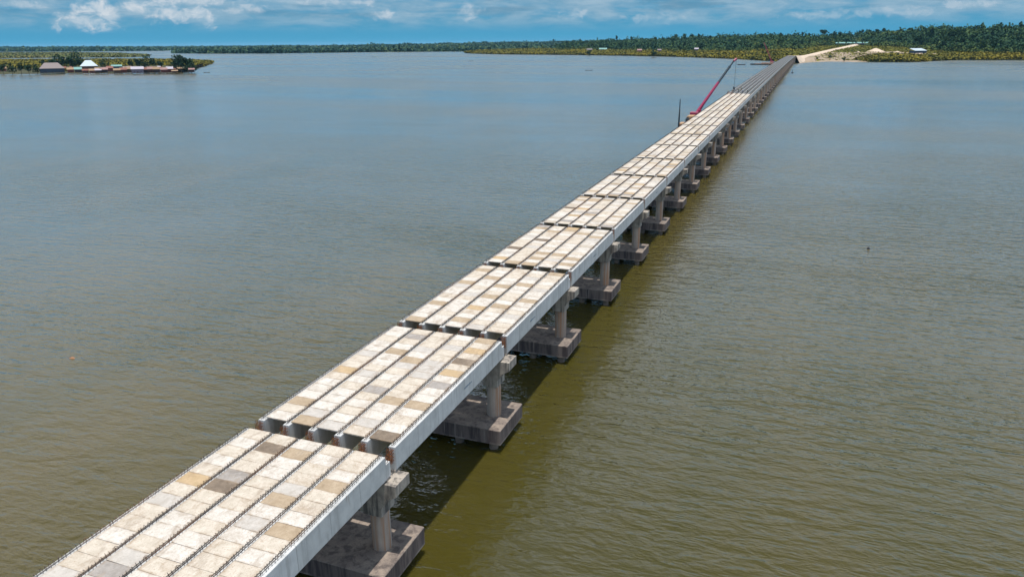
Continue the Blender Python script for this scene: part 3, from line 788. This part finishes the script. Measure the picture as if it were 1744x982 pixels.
M_DOOR = plain('dark_opening_wood', (.03, .025, .03), .8)
ROOF = {'greybrown': plain('roof_grey_brown_sheet', (.20, .165, .165), .6), 'white': plain('roof_white_sheet', (.42, .50, .56), .5), 'rust': plain('roof_rusty_sheet', (.20, .085, .065), .7, .3, 0, .35, .6),
        'teal': plain('roof_teal_sheet', (.17, .33, .31), .6), 'tan': plain('roof_tan_thatch', (.29, .20, .13), .9, .2, 0, .25, 1.0), 'pink': plain('roof_faded_pink_sheet', (.28, .17, .16), .7, .3, 0, .25, .8), 'lilac': plain('roof_pale_lilac_sheet', (.40, .37, .43), .6)}
RWORD = {'greybrown': 'grey-brown', 'white': 'white', 'rust': 'rusty', 'teal': 'pale teal', 'tan': 'tan thatched', 'pink': 'faded pink', 'lilac': 'pale lilac'}
WALLM = {'dark': plain('wall_dark_boards', (.05, .035, .04), .9), 'brown': plain('wall_brown_boards', (.10, .055, .045), .9), 'red': plain('wall_red_boards', (.16, .05, .045), .9), 'blue': plain('wall_blue_grey_boards', (.05, .07, .11), .9), 'grey': plain('wall_lilac_grey_sheet', (.17, .15, .20), .8)}


def house(px, py, z, w, d, hw, rise, style, roof, wall, label, name='stilt_house', doors=1, rot=None, dist=None):
    if 'sloping white' in label: rot = .75
    q = ground_at(px, py, z) if dist is None else at_dist(px, py, dist)
    o = empty(name, (q[0], q[1], q[2])); dirc = np.array(CAM[:2]) - q[:2]
    o.rotation_euler = (0, 0, math.atan2(dirc[1], dirc[0]) + math.pi / 2 + (rot or 0))
    tag(o, label, 'house')
    a, b, dr, wn, st = house_meshes(w, d, hw, rise, style, ROOF[roof], WALLM[wall])
    obj('wall', a, o); obj('roof', b, o)
    obj('door', dr, o, (0, 0, 0))
    for sx in ((-w * .28, w * .28) if w > 6 else (-w * .3,)): obj('window', wn, o, (sx, 0, 0))
    if dist is None and name == 'stilt_house': obj('stilt_deck', st, o)
    return o


def build_houses():
    z = WATER + 1.0
    H = [(90, 124.6, 34, 15, 5.2, 6.4, 'hip', 'greybrown', 'blue', 'large house with a grey-brown hipped roof at the village waterfront'),
         (121, 124.4, 9, 7, 3.6, 2.2, 'shed', 'tan', 'red', 'small hut with a tan lean-to roof beside the large hipped house'),
         (134, 124.2, 10, 7, 3.6, 2.4, 'shed', 'teal', 'dark', 'hut with a pale teal lean-to roof between the two big roofs'),
         (153, 121.0, 26, 18, 6.0, 7.0, 'hip', 'white', 'brown', 'big village house with a bright white pyramid roof'),
         (146, 125.2, 8, 6, 2.8, 1.6, 'gable', 'rust', 'red', 'small rusty gabled hut in front of the white pyramid roof'),
         (158, 125.2, 8, 6, 2.8, 1.8, 'shed', 'tan', 'red', 'tan-roofed hut leaning before the white pyramid roof'),
         (168, 125.0, 8, 6, 3.0, 1.6, 'shed', 'lilac', 'dark', 'low hut with a pale roof at the edge of the white-roofed house'),
         (178, 124.6, 10, 8, 3.6, 2.2, 'gable', 'pink', 'dark', 'faded pink gabled hut just past the white-roofed house'),
         (188, 122.6, 9, 7, 4.2, 2.2, 'shed', 'rust', 'red', 'rusty lean-to hut set back beside the teal upper roof'),
         (200, 121.6, 15, 8, 6.0, 1.6, 'shed', 'teal', 'blue', 'taller house under a long pale teal roof amid the huts'),
         (200, 125.0, 9, 7, 3.0, 1.9, 'gable', 'tan', 'brown', 'tan gabled hut in front of the taller teal-roofed house'),
         (211, 124.6, 9, 7, 3.4, 2.2, 'shed', 'rust', 'red', 'rusty hut between the tan gable and the pale lilac shed'),
         (219, 124.0, 10, 8, 3.8, 2.4, 'gable', 'tan', 'brown', 'wide tan gabled hut next to the pale lilac shed'),
         (235, 125.0, 17, 8, 4.4, 2.6, 'shed', 'lilac', 'grey', 'broad shed with a pale lilac sheet roof and grey front'),
         (249, 124.4, 8, 6, 3.4, 2.2, 'gable', 'rust', 'dark', 'dark rusty gabled hut just past the lilac shed'),
         (258, 124.2, 10, 7, 3.8, 2.6, 'gable', 'pink', 'brown', 'pink gabled hut with a steep roof past the lilac shed'),
         (267, 124.4, 9, 7, 3.8, 2.6, 'gable', 'tan', 'dark', 'tan gabled hut beside the narrow pale upright hut'),
         (272, 123.4, 3.4, 5, 6.2, .8, 'shed', 'lilac', 'grey', 'narrow upright pale hut near the island point'),
         (280, 124.2, 9, 7, 3.2, 2.0, 'gable', 'pink', 'red', 'red-walled hut with a faded roof before the point trees'),
         (290, 123.8, 9, 7, 3.8, 2.4, 'gable', 'lilac', 'red', 'last gabled hut with a pale roof before the point trees'),
         (298, 124.8, 8, 5, 1.9, .9, 'shed', 'tan', 'brown', 'low tan shelter at the foot of the point trees'),
         (327, 123.6, 8, 5, 2.8, 1.5, 'gable', 'pink', 'dark', 'lone small hut beyond the point trees'),
         (5, 122.0, 11, 7, 3.4, 2.4, 'gable', 'tan', 'red', 'tan hut alone among the bushes away from the village')]
    for px, py, w, d, hw, rise, style, roof, wall, lab in H:
        house(px, py, z, w * .84, d, hw + .9, rise * 1.15, style, roof, wall, lab)
    rr = random.Random(31)
    for i in range(22):
        px = 112 + i * 9.3 + rr.uniform(-3, 3); py = rr.choice((119.6, 120.6, 121.6, 123.0))
        if 136 < px < 172 and py < 123: continue
        o = house(px, py, z, rr.uniform(4.5, 8), rr.uniform(4, 6), rr.uniform(2.8, 4.2), rr.uniform(1.2, 2.4), rr.choice(('gable', 'gable', 'shed', 'hip')), rr.choice(('rust', 'tan', 'pink', 'greybrown', 'lilac', 'rust')), rr.choice(('dark', 'brown', 'red', 'dark')),
                  'small weathered hut crowded into the back row of the village', rot=rr.uniform(-.5, .5))
        o['group'] = 'small huts in the back row of the village'
    B = [(1027, 86.4, 2500, 24, 10, 4, 4.0, 'gable', 'teal', 'grey', 'long pale teal building at the wood edge across the strait'),
         (1004, 87.0, 2500, 17, 9, 4, 3.0, 'gable', 'greybrown', 'grey', 'grey-roofed building behind the round bush across the strait'),
         (1089, 88.6, 2150, 12, 8, 4, 3.4, 'gable', 'pink', 'red', 'small pinkish-roofed house on the mangrove strip'),
         (1123, 88.2, 2200, 10, 8, 4, 3.0, 'gable', 'greybrown', 'grey', 'grey-brown roofed house behind the bush on the strip'),
         (1186, 86.4, 2150, 10, 8, 4, 3.0, 'gable', 'lilac', 'grey', 'lone pale house against the dark wood'),
         (1451, 76.0, 2280, 80, 14, 3.2, 2.6, 'gable', 'teal', 'grey', 'very long low building with a pale teal roof behind the field'),
         (1563, 91.2, 1640, 26, 14, 5, 4.0, 'shed', 'white', 'blue', 'open shed with a sloping white roof on the bank')]
    
    for px, py, D, w, d, hw, rise, style, roof, wall, lab in B:
        house(px, py, 0, w, d, hw, rise, style, roof, wall, lab, 'bank_building', dist=D)


build_houses()

# ------------------------------------------------------------------ bridge end: abutment, sand road, sand heaps
def build_bridge_end():
    ye = JY[-1]; ze = deck_z(ye)
    mb = MB(); mb.cbox(-7.2, 7.2, ye + .4, ye + 5, -10.6, ze - .1, .1)
    for s in (-1, 1): mb.prism([(ye + 5.01, -10.4), (ye + 22, -10.4), (ye + 22, -5), (ye + 5.01, ze - .2)], 6.4 * s, 7.1 * s, 'x')
    tag(obj('bridge_abutment', mb.mesh('bridge_abutment', M_CROSS)), 'pale concrete abutment where the bridge meets the sand', 'abutment')
    # raised sand causeway running inland
    ys = [ye + 4.9, ye + 30, ye + 80, 1500, 1600, 1750, 1900, 2050, 2250]
    V = []; F = []
    zt = [ze - .15, ze - .3, ze - 1.6, -3.2, -2.2, 1.5, 5.6, 9.5, 15.5]; hw = [6.3, 8, 9.5, 7, 4.4, 3.4, 2.4, 2.0, 3.0]; sk = [7, 11, 12, 9, 8, 12, 12, 12, 12]
    for y, z, h, k in zip(ys, zt, hw, sk):
        x = float(ROADX(y)); V += [(x - h - k, y, -10.3 if y < 1500 else z - 6), (x - h, y, z), (x - h * .3, y, z + .15), (x + h * .4, y, z + .1), (x + h, y, z), (x + h + k, y, -10.3 if y < 1500 else z - 6)]
    for i in range(len(ys) - 1):
        for j in range(5): F.append((i * 6 + j, i * 6 + j + 1, (i + 1) * 6 + j + 1, (i + 1) * 6 + j))
    me = bpy.data.meshes.new('sand_road'); me.from_pydata(V, [], F); me.materials.append(M_SAND); me.update()
    tag(obj('sand_road', me), kind='structure')
    # sand flats and beach east of the bridge end
    V = []; F = []; rng = random.Random(5)
    xs = list(range(1346, 1690, 6)); nj = 7
    for x in xs:
        j0 = float(np.interp(x, (1346, 1470, 1482, 1500, 1690), (.5, .5, 1.05, 1.38, 1.55))); j1 = float(np.interp(x, (1346, 1400, 1480, 1540, 1640, 1690), (1.40, 1.44, 1.48, 1.64, 1.72, 1.6)))
        for i in range(nj):
            j = j0 + (j1 - j0) * i / (nj - 1) + (rng.uniform(-.02, .02) if 0 < i else 0)
            V.append(tuple(right_bank.point(x, j, (.12 if i == 0 else .35 + rng.uniform(0, .5)))))
    for i in range(len(xs) - 1):
        for j in range(nj - 1): F.append((i * nj + j, (i + 1) * nj + j, (i + 1) * nj + j + 1, i * nj + j + 1))
    me = bpy.data.meshes.new('sand_beach'); me.from_pydata(V, [], F); me.materials.append(M_BEACH); me.update()
    tag(obj('sand_beach', me), kind='structure')
    for px, py, w, h, lab in ((1491, 93.2, 22, 8.5, 'tall conical heap of pale sand on the bank'), (1461, 94.4, 7, 2.6, 'small heap of pale sand beside the tall one'), (1528, 93.9, 9, 2.4, 'low pale sand heap near the white-roofed shed'), (1566, 93.6, 12, 2.2, 'flat spread sand heap below the white-roofed shed')):
        q = right_bank.point(px, 1.5 + (px - 1491) * .0012, -.3); mb = MB(); k = 26; rr = random.Random(px); vs = [(0, 0, h)]; fs = []
        for j, (f, g) in enumerate(((.12, .93), (.4, .62), (.75, .24), (1.05, -.06))):
            for i in range(k):
                t = 2 * math.pi * i / k; a = f * (1 + rr.uniform(-.08, .08)); vs.append((math.cos(t) * w * a, math.sin(t) * w * .6 * a, h * g * (1 + rr.uniform(-.06, .06))))
        fs += [(0, 1 + i, 1 + (i + 1) % k) for i in range(k)]
        for j in range(3): fs += [(1 + j * k + i, 1 + j * k + (i + 1) % k, 1 + (j + 1) * k + (i + 1) % k, 1 + (j + 1) * k + i)[::-1] for i in range(k)]
        mb.add(vs, fs); tag(obj('sand_heap', mb.mesh('sand_heap', M_SAND, True), loc=(q[0], q[1], q[2])), lab, 'sand heap')


build_bridge_end()

# ------------------------------------------------------------------ barges, cranes, mast
def hull_mesh(L, B, D):
    mb = MB(); mb.prism([(-L / 2 + L * .06, -D), (L / 2 - L * .06, -D), (L / 2, -.5), (L / 2, 0), (-L / 2, 0), (-L / 2, -.5)], -B / 2, B / 2, 'x')
    return mb


def build_barges():
    o = empty('crane_barge', (-12.6, 313, -8.0)); tag(o, 'flat work barge with rusty deck moored along the bridge under the crane', 'barge')
    obj('hull', hull_mesh(78, 10.4, 2.6).mesh('hull', M_HULL), o)
    d = MB(); d.box(-5.0, 5.0, -38.5, 38.5, .004, .12); obj('deck', d.mesh('deck', M_DECKTAN), o)
    b = MB()
    for y in np.arange(-36, 37, 8):
        for x in (-4.6, 4.6): b.lathe([(.2, .12), (.2, .7), (.3, .75), (.3, .85)], 10, x, y)
    obj('bollard_row', b.mesh('bollard_row', M_DARKSTEEL), o)
    # tall mast on the barge
    m_ = MB(); m_.lathe([(.34, 0), (.30, 6), (.2, 9), (.13, 12.6)], 10)
    t = empty('mast', (-16, 278, -7.88)); tag(t, 'tall thin dark mast standing alone on the barge end', 'mast')
    obj('pole', m_.mesh('pole', M_DARKSTEEL), t); r = MB(); r.box(-.7, .7, -.7, .7, 0, .5); r.bar((-.5, 0, 11.3), (.5, 0, 11.3), .06); obj('base', r.mesh('base', M_DARKSTEEL), t)
    pm = MB(); pm.lathe([(.75, 0), (.75, 3.4), (.5, 3.5), (.5, 3.9)], 14)
    t = empty('winch_post', (-15.6, 298, -7.88)); tag(t, 'short thick dark post on the barge beside the timber stack', 'post')
    obj('post', pm.mesh('post', M_DARKSTEEL), t); r = MB(); r.bar((-1.1, 0, 2.8), (1.1, 0, 2.8), .16, 8, cap=True); obj('crossbar', r.mesh('crossbar', M_DARKSTEEL), t)
    for i, (x, y, L, h, lab) in enumerate(((-15.0, 286, 7.0, 2.8, 'stack of tan timber formwork between mast and post'), (-14.5, 304, 8.0, 3.9, 'taller stack of tan timber formwork beside the crane'))):
        mb = MB(); rr = random.Random(i); z = 0
        while z < h:
            mb.box(-1.8 + rr.uniform(-.2, .2), 1.8 + rr.uniform(-.2, .2), -L / 2 + rr.uniform(-.3, .3), L / 2 + rr.uniform(-.3, .3), z, z + .36); z += .42
            for yy in (-L * .3, L * .3): mb.box(-1.6, 1.6, yy - .1, yy + .1, z - .06, z)
        tag(obj('timber_stack', mb.mesh('timber_stack', M_YELLOWISH), loc=(x, y, -7.88)), lab, 'timber stack')
    # telescopic crane
    c = empty('mobile_crane', (-16, 328, -7.88)); tag(c, 'crimson telescopic crane with long raised boom beside the bridge', 'crane')
    tr = MB()
    for s in (-1, 1): tr.prism([(-4.2, 0), (4.2, 0), (4.7, .5), (4.2, 1.0), (-4.2, 1.0), (-4.7, .5)], 1.5 * s - .4, 1.5 * s + .4, 'x')
    obj('track', tr.mesh('track', M_DARKSTEEL), c)
    bd = MB(); bd.cbox(-1.8, 1.8, -6.5, 3.0, 1.05, 2.6, .12); bd.cbox(-1.7, 1.7, -9.0, -5.6, 1.6, 4.2, .15); obj('body', bd.mesh('body', M_RED), c)
    cb = MB(); cb.prism([(.4, 2.62), (3.2, 2.62), (3.0, 3.6), (2.4, 4.4), (.4, 4.4)], .7, 1.75, 'x'); obj('cab', cb.mesh('cab', M_RED), c)
    gw = MB(); gw.box(1.751, 1.78, .6, 2.4, 3.3, 4.2); gw.box(.8, 1.7, 3.02, 3.06, 3.1, 3.6); obj('cab_glass', gw.mesh('cab_glass', M_DARKSTEEL), c)
    foot = Vector((0, 2.0, 3.3)); tip = Vector((-4 + 16, 356.6 - 328, 17.3 + 7.88)); ax = tip - foot
    def P(t): return foot + ax * t
    b1 = MB(); b1.bar(P(-.03), P(.56), .70, 4, cap=True, r2=.58); obj('boom_base', b1.mesh('boom_base', M_RED), c)
    b2 = MB(); b2.bar(P(.55), P(.86), .55, 4, cap=True); b2.bar(P(.855), P(.865), .7, 4, cap=True); b2.bar(P(.86), P(.985), .36, 4, cap=True); obj('boom_extension', b2.mesh('boom_extension', M_DARKSTEEL), c)
    hd = MB(); hd.bar(P(.975), P(1.0) + Vector((.8, .4, .5)), .55, 6, cap=True); obj('boom_head', hd.mesh('boom_head', M_RED), c)
    ram = MB(); ram.bar((0, 3.0, 1.9), P(.30), .32, 8, cap=True); obj('lift_ram', ram.mesh('lift_ram', M_DARKSTEEL), c)
    hx = P(1.0) + Vector((.8, .4, .3)); hz = 3.9 + 7.88
    ln = MB()
    for s in (-.12, .12): ln.bar(hx + Vector((s, 0, 0)), (hx.x + s, hx.y, hz + .9), .05, 4)
    obj('hoist_rope', ln.mesh('hoist_rope', M_DARKSTEEL), c)
    hk = MB(); hk.cbox(hx.x - .45, hx.x + .45, hx.y - .3, hx.y + .3, hz - .1, hz + 1.1, .1); hk.bar((hx.x, hx.y, hz - .1), (hx.x, hx.y, hz - .7), .13, 6); hk.bar((hx.x, hx.y, hz - .7), (hx.x + .3, hx.y, hz - .5), .12, 6)
    obj('hook_block', hk.mesh('hook_block', M_DARKSTEEL), c)
    # second barge and lattice crane by the far shore
    q = ground_at(1299, 110.4); o = empty('shore_barge', (q[0], q[1], WATER + 1.6), .0); tag(o, 'dark flat barge with tan deck moored by the far bridge end', 'barge')
    hl = MB(); hl.prism([(-17, -2.4), (15, -2.4), (19, -.3), (19, 0), (-19, 0)], -6, 6, 'y'); obj('hull', hl.mesh('hull', M_HULL), o)
    d = MB(); d.box(-12, 18, -5.5, 5.5, .004, .3); d.box(-2, 9, -3, 3, .3, 1.6); d.box(10, 15, -3, 2, .3, 2.4); obj('deck_load', d.mesh('deck_load', M_DECKTAN), o)
    fl = empty('mooring_pontoon', (q[0] - 31, q[1] - 12, WATER + .5)); tag(fl, 'low dark pontoon floating off the end of the shore barge', 'pontoon')
    pm = MB(); pm.cbox(-6, 6, -1.6, 1.6, -.6, .5, .1); obj('float', pm.mesh('float', M_HULL), fl); pr = MB(); pr.bar((-4, 0, .5), (-4, 0, 1.3), .15, 6, cap=True); pr.bar((4, 0, .5), (4, 0, 1.3), .15, 6, cap=True); obj('cleat', pr.mesh('cleat', M_DARKSTEEL), fl)
    c = empty('lattice_crane', (q[0] + 13, q[1] + 3, WATER + 1.9)); tag(c, 'small red lattice crane leaning back near the sandy bridge end', 'crane')
    bd = MB(); bd.cbox(-2.6, 2.6, -3, 3, 0, 3.2, .2); obj('body', bd.mesh('body', M_RED), c)
    bt = Vector((-14.5, 2, 31)); f0 = Vector((0, 0, 2.6)); bm_ = MB()
    nb = 14
    for s in ((-.9, -.9), (.9, -.9), (.9, .9), (-.9, .9)): bm_.bar(f0 + Vector((s[0], s[1], 0)), bt + Vector((s[0] * .4, s[1] * .4, 0)), .22, 4)
    for i in range(nb):
        a = f0.lerp(bt, i / nb); b = f0.lerp(bt, (i + 1) / nb); w = .9 * (1 - .6 * i / nb)
        bm_.bar(a + Vector((-w, -w, 0)), b + Vector((w, -w, 0)), .13, 4); bm_.bar(a + Vector((w, -w, 0)), b + Vector((-w, w, 0)), .13, 4)
    obj('lattice_boom', bm_.mesh('lattice_boom', M_RED), c)


build_barges()


# ------------------------------------------------------------------ boats and floating bits
def build_boats():
    for px, py, L, yaw_, man, lab in ((1003, 120.3, 9.5, .1, 2, 'dark canoe with two paddlers out on the open river'), (802, 104.2, 10, .2, 1, 'tiny dark canoe in the middle of the far reach'), (352, 124.0, 8, .1, 1, 'dark canoe approaching the village point'), (637, 97.4, 12, .1, 0, 'faint canoe far out towards the distant bank')):
        q = ground_at(px, py); o = empty('canoe', (q[0], q[1], WATER), YAW + yaw_); tag(o, lab, 'canoe')
        mb = MB(); n = 11; vs = []; fs = []
        for i in range(n):
            t = i / (n - 1) * 2 - 1; w = .75 * (1 - abs(t) ** 2.4) + .04; zt = .42 + .5 * abs(t) ** 3; x = t * L / 2
            vs += [(x, -w, zt), (x, -w * .7, -.2), (x, w * .7, -.2), (x, w, zt), (x, w * .82, zt - .03), (x, 0, .0), (x, -w * .82, zt - .03)]
        for i in range(n - 1):
            for j in range(7): fs.append((i * 7 + j, i * 7 + (j + 1) % 7, (i + 1) * 7 + (j + 1) % 7, (i + 1) * 7 + j))
        fs += [tuple(range(7)), tuple(range((n - 1) * 7, n * 7))]
        mb.add(vs, fs); obj('hull', mb.mesh('hull', M_WOODDARK), o)
        th = MB()
        for x in (-L * .25, 0, L * .25): th.box(x - .12, x + .12, -.6, .6, .3, .36)
        obj('thwart', th.mesh('thwart', M_WOODDARK), o)
    q = ground_at(1349.5, 124.5); o = empty('channel_buoy', (q[0], q[1], WATER)); tag(o, 'small dark buoy floating beside the far end of the bridge', 'buoy')
    mb = MB(); mb.lathe([(.5, -.5), (1.3, -.2), (1.3, .5), (.6, .8)], 14); obj('float', mb.mesh('float', M_HULL), o); p = MB(); p.lathe([(.3, .8), (.15, 2.6), (.4, 2.7), (.4, 3.2), (.05, 3.5)], 8); obj('topmark', p.mesh('topmark', M_HULL), o)
    q = ground_at(1479, 423.5); mb = MB(); mb.lathe([(.12, -.4), (.25, -.18), (.29, .03), (.21, .20), (.07, .28), (.035, .40)], 14)
    tag(obj('fishing_float', mb.mesh('fishing_float', M_HULL, True), loc=(q[0], q[1], WATER)), 'lone black fishing float on the open water', 'float')
    q = ground_at(123, 610); mb = MB(); mb.add([(-.45, -.1, .0), (0, -.22, .03), (.42, -.06, .02), (.30, .16, .05), (-.1, .2, .12), (-.4, .12, .03), (0, 0, .22)], [(0, 1, 6), (1, 2, 6), (2, 3, 6), (3, 4, 6), (4, 5, 6), (5, 0, 6), (5, 4, 3, 2, 1, 0)])
    tag(obj('floating_bag', mb.mesh('floating_bag', plain('orange_plastic', (.30, .15, .075), .6)), loc=(q[0], q[1], WATER)), 'small orange bag floating on the brown water', 'bag')


build_boats()


# ------------------------------------------------------------------ workers on the deck
def person_mesh(pose):
    bn = {'pelvis': (0, 0, .95), 'chest': (0, .02, 1.32), 'neck': (0, .02, 1.50), 'headc': (0, .04, 1.63), 'headt': (0, .03, 1.74),
          'hl': (-.10, 0, .90), 'kl': (-.12, .05, .50), 'al': (-.13, 0, .09), 'tl': (-.14, .16, .04), 'hr': (.10, 0, .90), 'kr': (.12, .02, .50), 'ar': (.13, -.05, .09), 'tr': (.14, .11, .04),
          'sl': (-.19, .02, 1.44), 'el': (-.27, .0, 1.16), 'wl': (-.24, .15, .93), 'fl': (-.23, .2, .84), 'sr': (.19, .02, 1.44), 'er': (.27, .0, 1.16), 'wr': (.25, .12, .92), 'fr': (.24, .16, .83)}
    bn.update(pose)
    rad = {'pelvis': .145, 'chest': .165, 'neck': .06, 'headc': .10, 'headt': .075, 'hl': .10, 'kl': .07, 'al': .05, 'tl': .04, 'hr': .10, 'kr': .07, 'ar': .05, 'tr': .04, 'sl': .075, 'el': .05, 'wl': .038, 'fl': .04, 'sr': .075, 'er': .05, 'wr': .038, 'fr': .04}
    E_ = [('pelvis', 'chest'), ('chest', 'neck'), ('neck', 'headc'), ('headc', 'headt'), ('pelvis', 'hl'), ('hl', 'kl'), ('kl', 'al'), ('al', 'tl'), ('pelvis', 'hr'), ('hr', 'kr'), ('kr', 'ar'), ('ar', 'tr'), ('chest', 'sl'), ('sl', 'el'), ('el', 'wl'), ('wl', 'fl'), ('chest', 'sr'), ('sr', 'er'), ('er', 'wr'), ('wr', 'fr')]
    names = list(bn); me = bpy.data.meshes.new('body'); me.from_pydata([bn[n] for n in names], [(names.index(a), names.index(b)) for a, b in E_], [])
    o = bpy.data.objects.new('body', me); COL.objects.link(o)
    md = o.modifiers.new('skin', 'SKIN')
    for i, n in enumerate(names):
        me.skin_vertices[0].data[i].radius = (rad[n], rad[n] * .85); me.skin_vertices[0].data[i].use_root = (n == 'pelvis')
    ss = o.modifiers.new('sub', 'SUBSURF'); ss.levels = 1; ss.render_levels = 1
    dg = bpy.context.evaluated_depsgraph_get(); dg.update()
    out = bpy.data.meshes.new_from_object(o.evaluated_get(dg)); bpy.data.objects.remove(o); bpy.data.meshes.remove(me)
    return out, bn


def build_workers():
    skin = plain('dark_skin', (.07, .04, .03), .6)
    cl = {k: plain('cloth_' + k, c, .9) for k, c in {'navy': (.02, .03, .08), 'green': (.02, .06, .05), 'brown': (.10, .06, .04), 'blue': (.04, .07, .18), 'grey': (.10, .10, .11), 'black': (.012, .012, .016), 'olive': (.06, .06, .03), 'yellow': (.45, .33, .03), 'white': (.6, .6, .6)}.items()}
    stand = {}; bend = {'chest': (0, .22, 1.22), 'neck': (0, .34, 1.33), 'headc': (0, .42, 1.42), 'headt': (0, .48, 1.50), 'sl': (-.19, .28, 1.30), 'sr': (.19, .28, 1.30), 'el': (-.22, .40, 1.05), 'er': (.22, .40, 1.05), 'wl': (-.15, .52, .85), 'wr': (.15, .52, .85), 'fl': (-.14, .55, .77), 'fr': (.14, .55, .77)}
    sit = {'pelvis': (0, 0, .45), 'chest': (0, .06, .80), 'neck': (0, .08, .98), 'headc': (0, .11, 1.10), 'headt': (0, .10, 1.21), 'hl': (-.10, .05, .44), 'hr': (.10, .05, .44), 'kl': (-.13, .46, .50), 'kr': (.13, .46, .50), 'al': (-.13, .44, .09), 'ar': (.13, .44, .09), 'tl': (-.13, .58, .05), 'tr': (.13, .58, .05), 'sl': (-.19, .07, .92), 'sr': (.19, .07, .92), 'el': (-.24, .16, .68), 'er': (.24, .16, .68), 'wl': (-.15, .38, .58), 'wr': (.15, .38, .58), 'fl': (-.12, .45, .56), 'fr': (.12, .45, .56)}
    reach = {'el': (-.30, .10, 1.60), 'wl': (-.22, .14, 1.86), 'fl': (-.21, .15, 1.95)}
    meshes = {n: person_mesh(p) for n, p in (('stand', stand), ('bend', bend), ('sit', sit), ('reach', reach))}
    hm = MB(); hm.lathe([(.17, -.02), (.135, 0), (.125, .07), (.08, .12), (.02, .14)], 14)
    L = [(-5.15, 353.0, 'sit', 'navy', 'navy', .9, 'worker in navy sitting on the girder end at the deck edge', 'yellow'), (-2.7, 352.6, 'stand', 'brown', 'grey', 2.6, 'worker in a brown shirt standing where the planks end', 'white'), (-1.0, 357.5, 'reach', 'green', 'black', 3.5, 'worker in dark green with one arm raised among the bare girders', 'yellow'),
         (1.06, 355.0, 'bend', 'blue', 'navy', 1.2, 'worker in blue bending over beyond the plank edge', 'yellow'), (3.19, 355.5, 'stand', 'grey', 'black', 4.0, 'worker in grey standing near the open-water side', 'white'), (-5.2, 379, 'stand', 'navy', 'black', 3.0, 'worker in navy standing far along the crane-side edge', 'white'), (-1.2, 374, 'bend', 'olive', 'brown', 2.0, 'worker in olive crouching far out on the bare girders', 'yellow')]
    for x, y, pose, shirt, trs, rz, lab, hat in L:
        g = min(GX, key=lambda q: abs(q - x)); planked = y < 351
        z = deck_z(y) + .02
        if not planked: x = g
        o = empty('person', (x, y, z), rz); tag(o, lab, 'person')
        src, bn = meshes[pose]; me = src.copy()
        me.materials.clear()
        for mt in (cl[shirt], cl[trs], skin): me.materials.append(mt)
        nz = bn['neck'][2] + .02; pz = bn['pelvis'][2]
        for p in me.polygons:
            c = p.center
            hand = min((c - Vector(bn['fl'])).length, (c - Vector(bn['fr'])).length) < .12
            leg = c.z < pz + .02 and not (min((c - Vector(bn[n])).length for n in ('el', 'er', 'wl', 'wr')) < .13)
            p.material_index = 2 if hand or c.z > nz and abs(c.x) < .14 else 1 if leg else 0
            p.use_smooth = True
        obj('body', me, o)
        h = bn['headt']; mh = hm.mesh('hard_hat', cl[hat]); obj('hard_hat', mh, o, (h[0], h[1], h[2] - .02))
    rr = random.Random(4); mb = MB()
    for i in range(26):
        x = rr.uniform(-1, 1); y = rr.uniform(-2.2, 2.2); mb.bar((x, y - 1.3, .05 + i * .03), (x + rr.uniform(-.5, .5), y + 1.4, .08 + i * .03), .05, 4, cap=True)
    y = 348.5; tag(obj('bar_heap', mb.mesh('bar_heap', M_RUST), loc=(-4.25, y, deck_z(y) + .09)), 'heap of rusty reinforcing bars lying at the crane-side plank edge', 'bar heap')


build_workers()


def build_haze():
    mb = MB(); mb.box(-45000, 45000, -4000, 45000, WATER - 1, 110)
    mt = bpy.data.materials.new('haze_air'); mt.use_nodes = True; n = NT(mt.node_tree); n.n.clear()
    v = n.new('ShaderNodeVolumePrincipled'); v.inputs['Color'].default_value = (.30, .68, .95, 1); v.inputs['Density'].default_value = HAZE
    o = n.new('ShaderNodeOutputMaterial'); n.l.new(v.outputs[0], o.inputs['Volume'])
    tag(obj('haze', mb.mesh('haze', mt)), kind='stuff')


HAZE = 2.0e-5
if HAZE: build_haze()
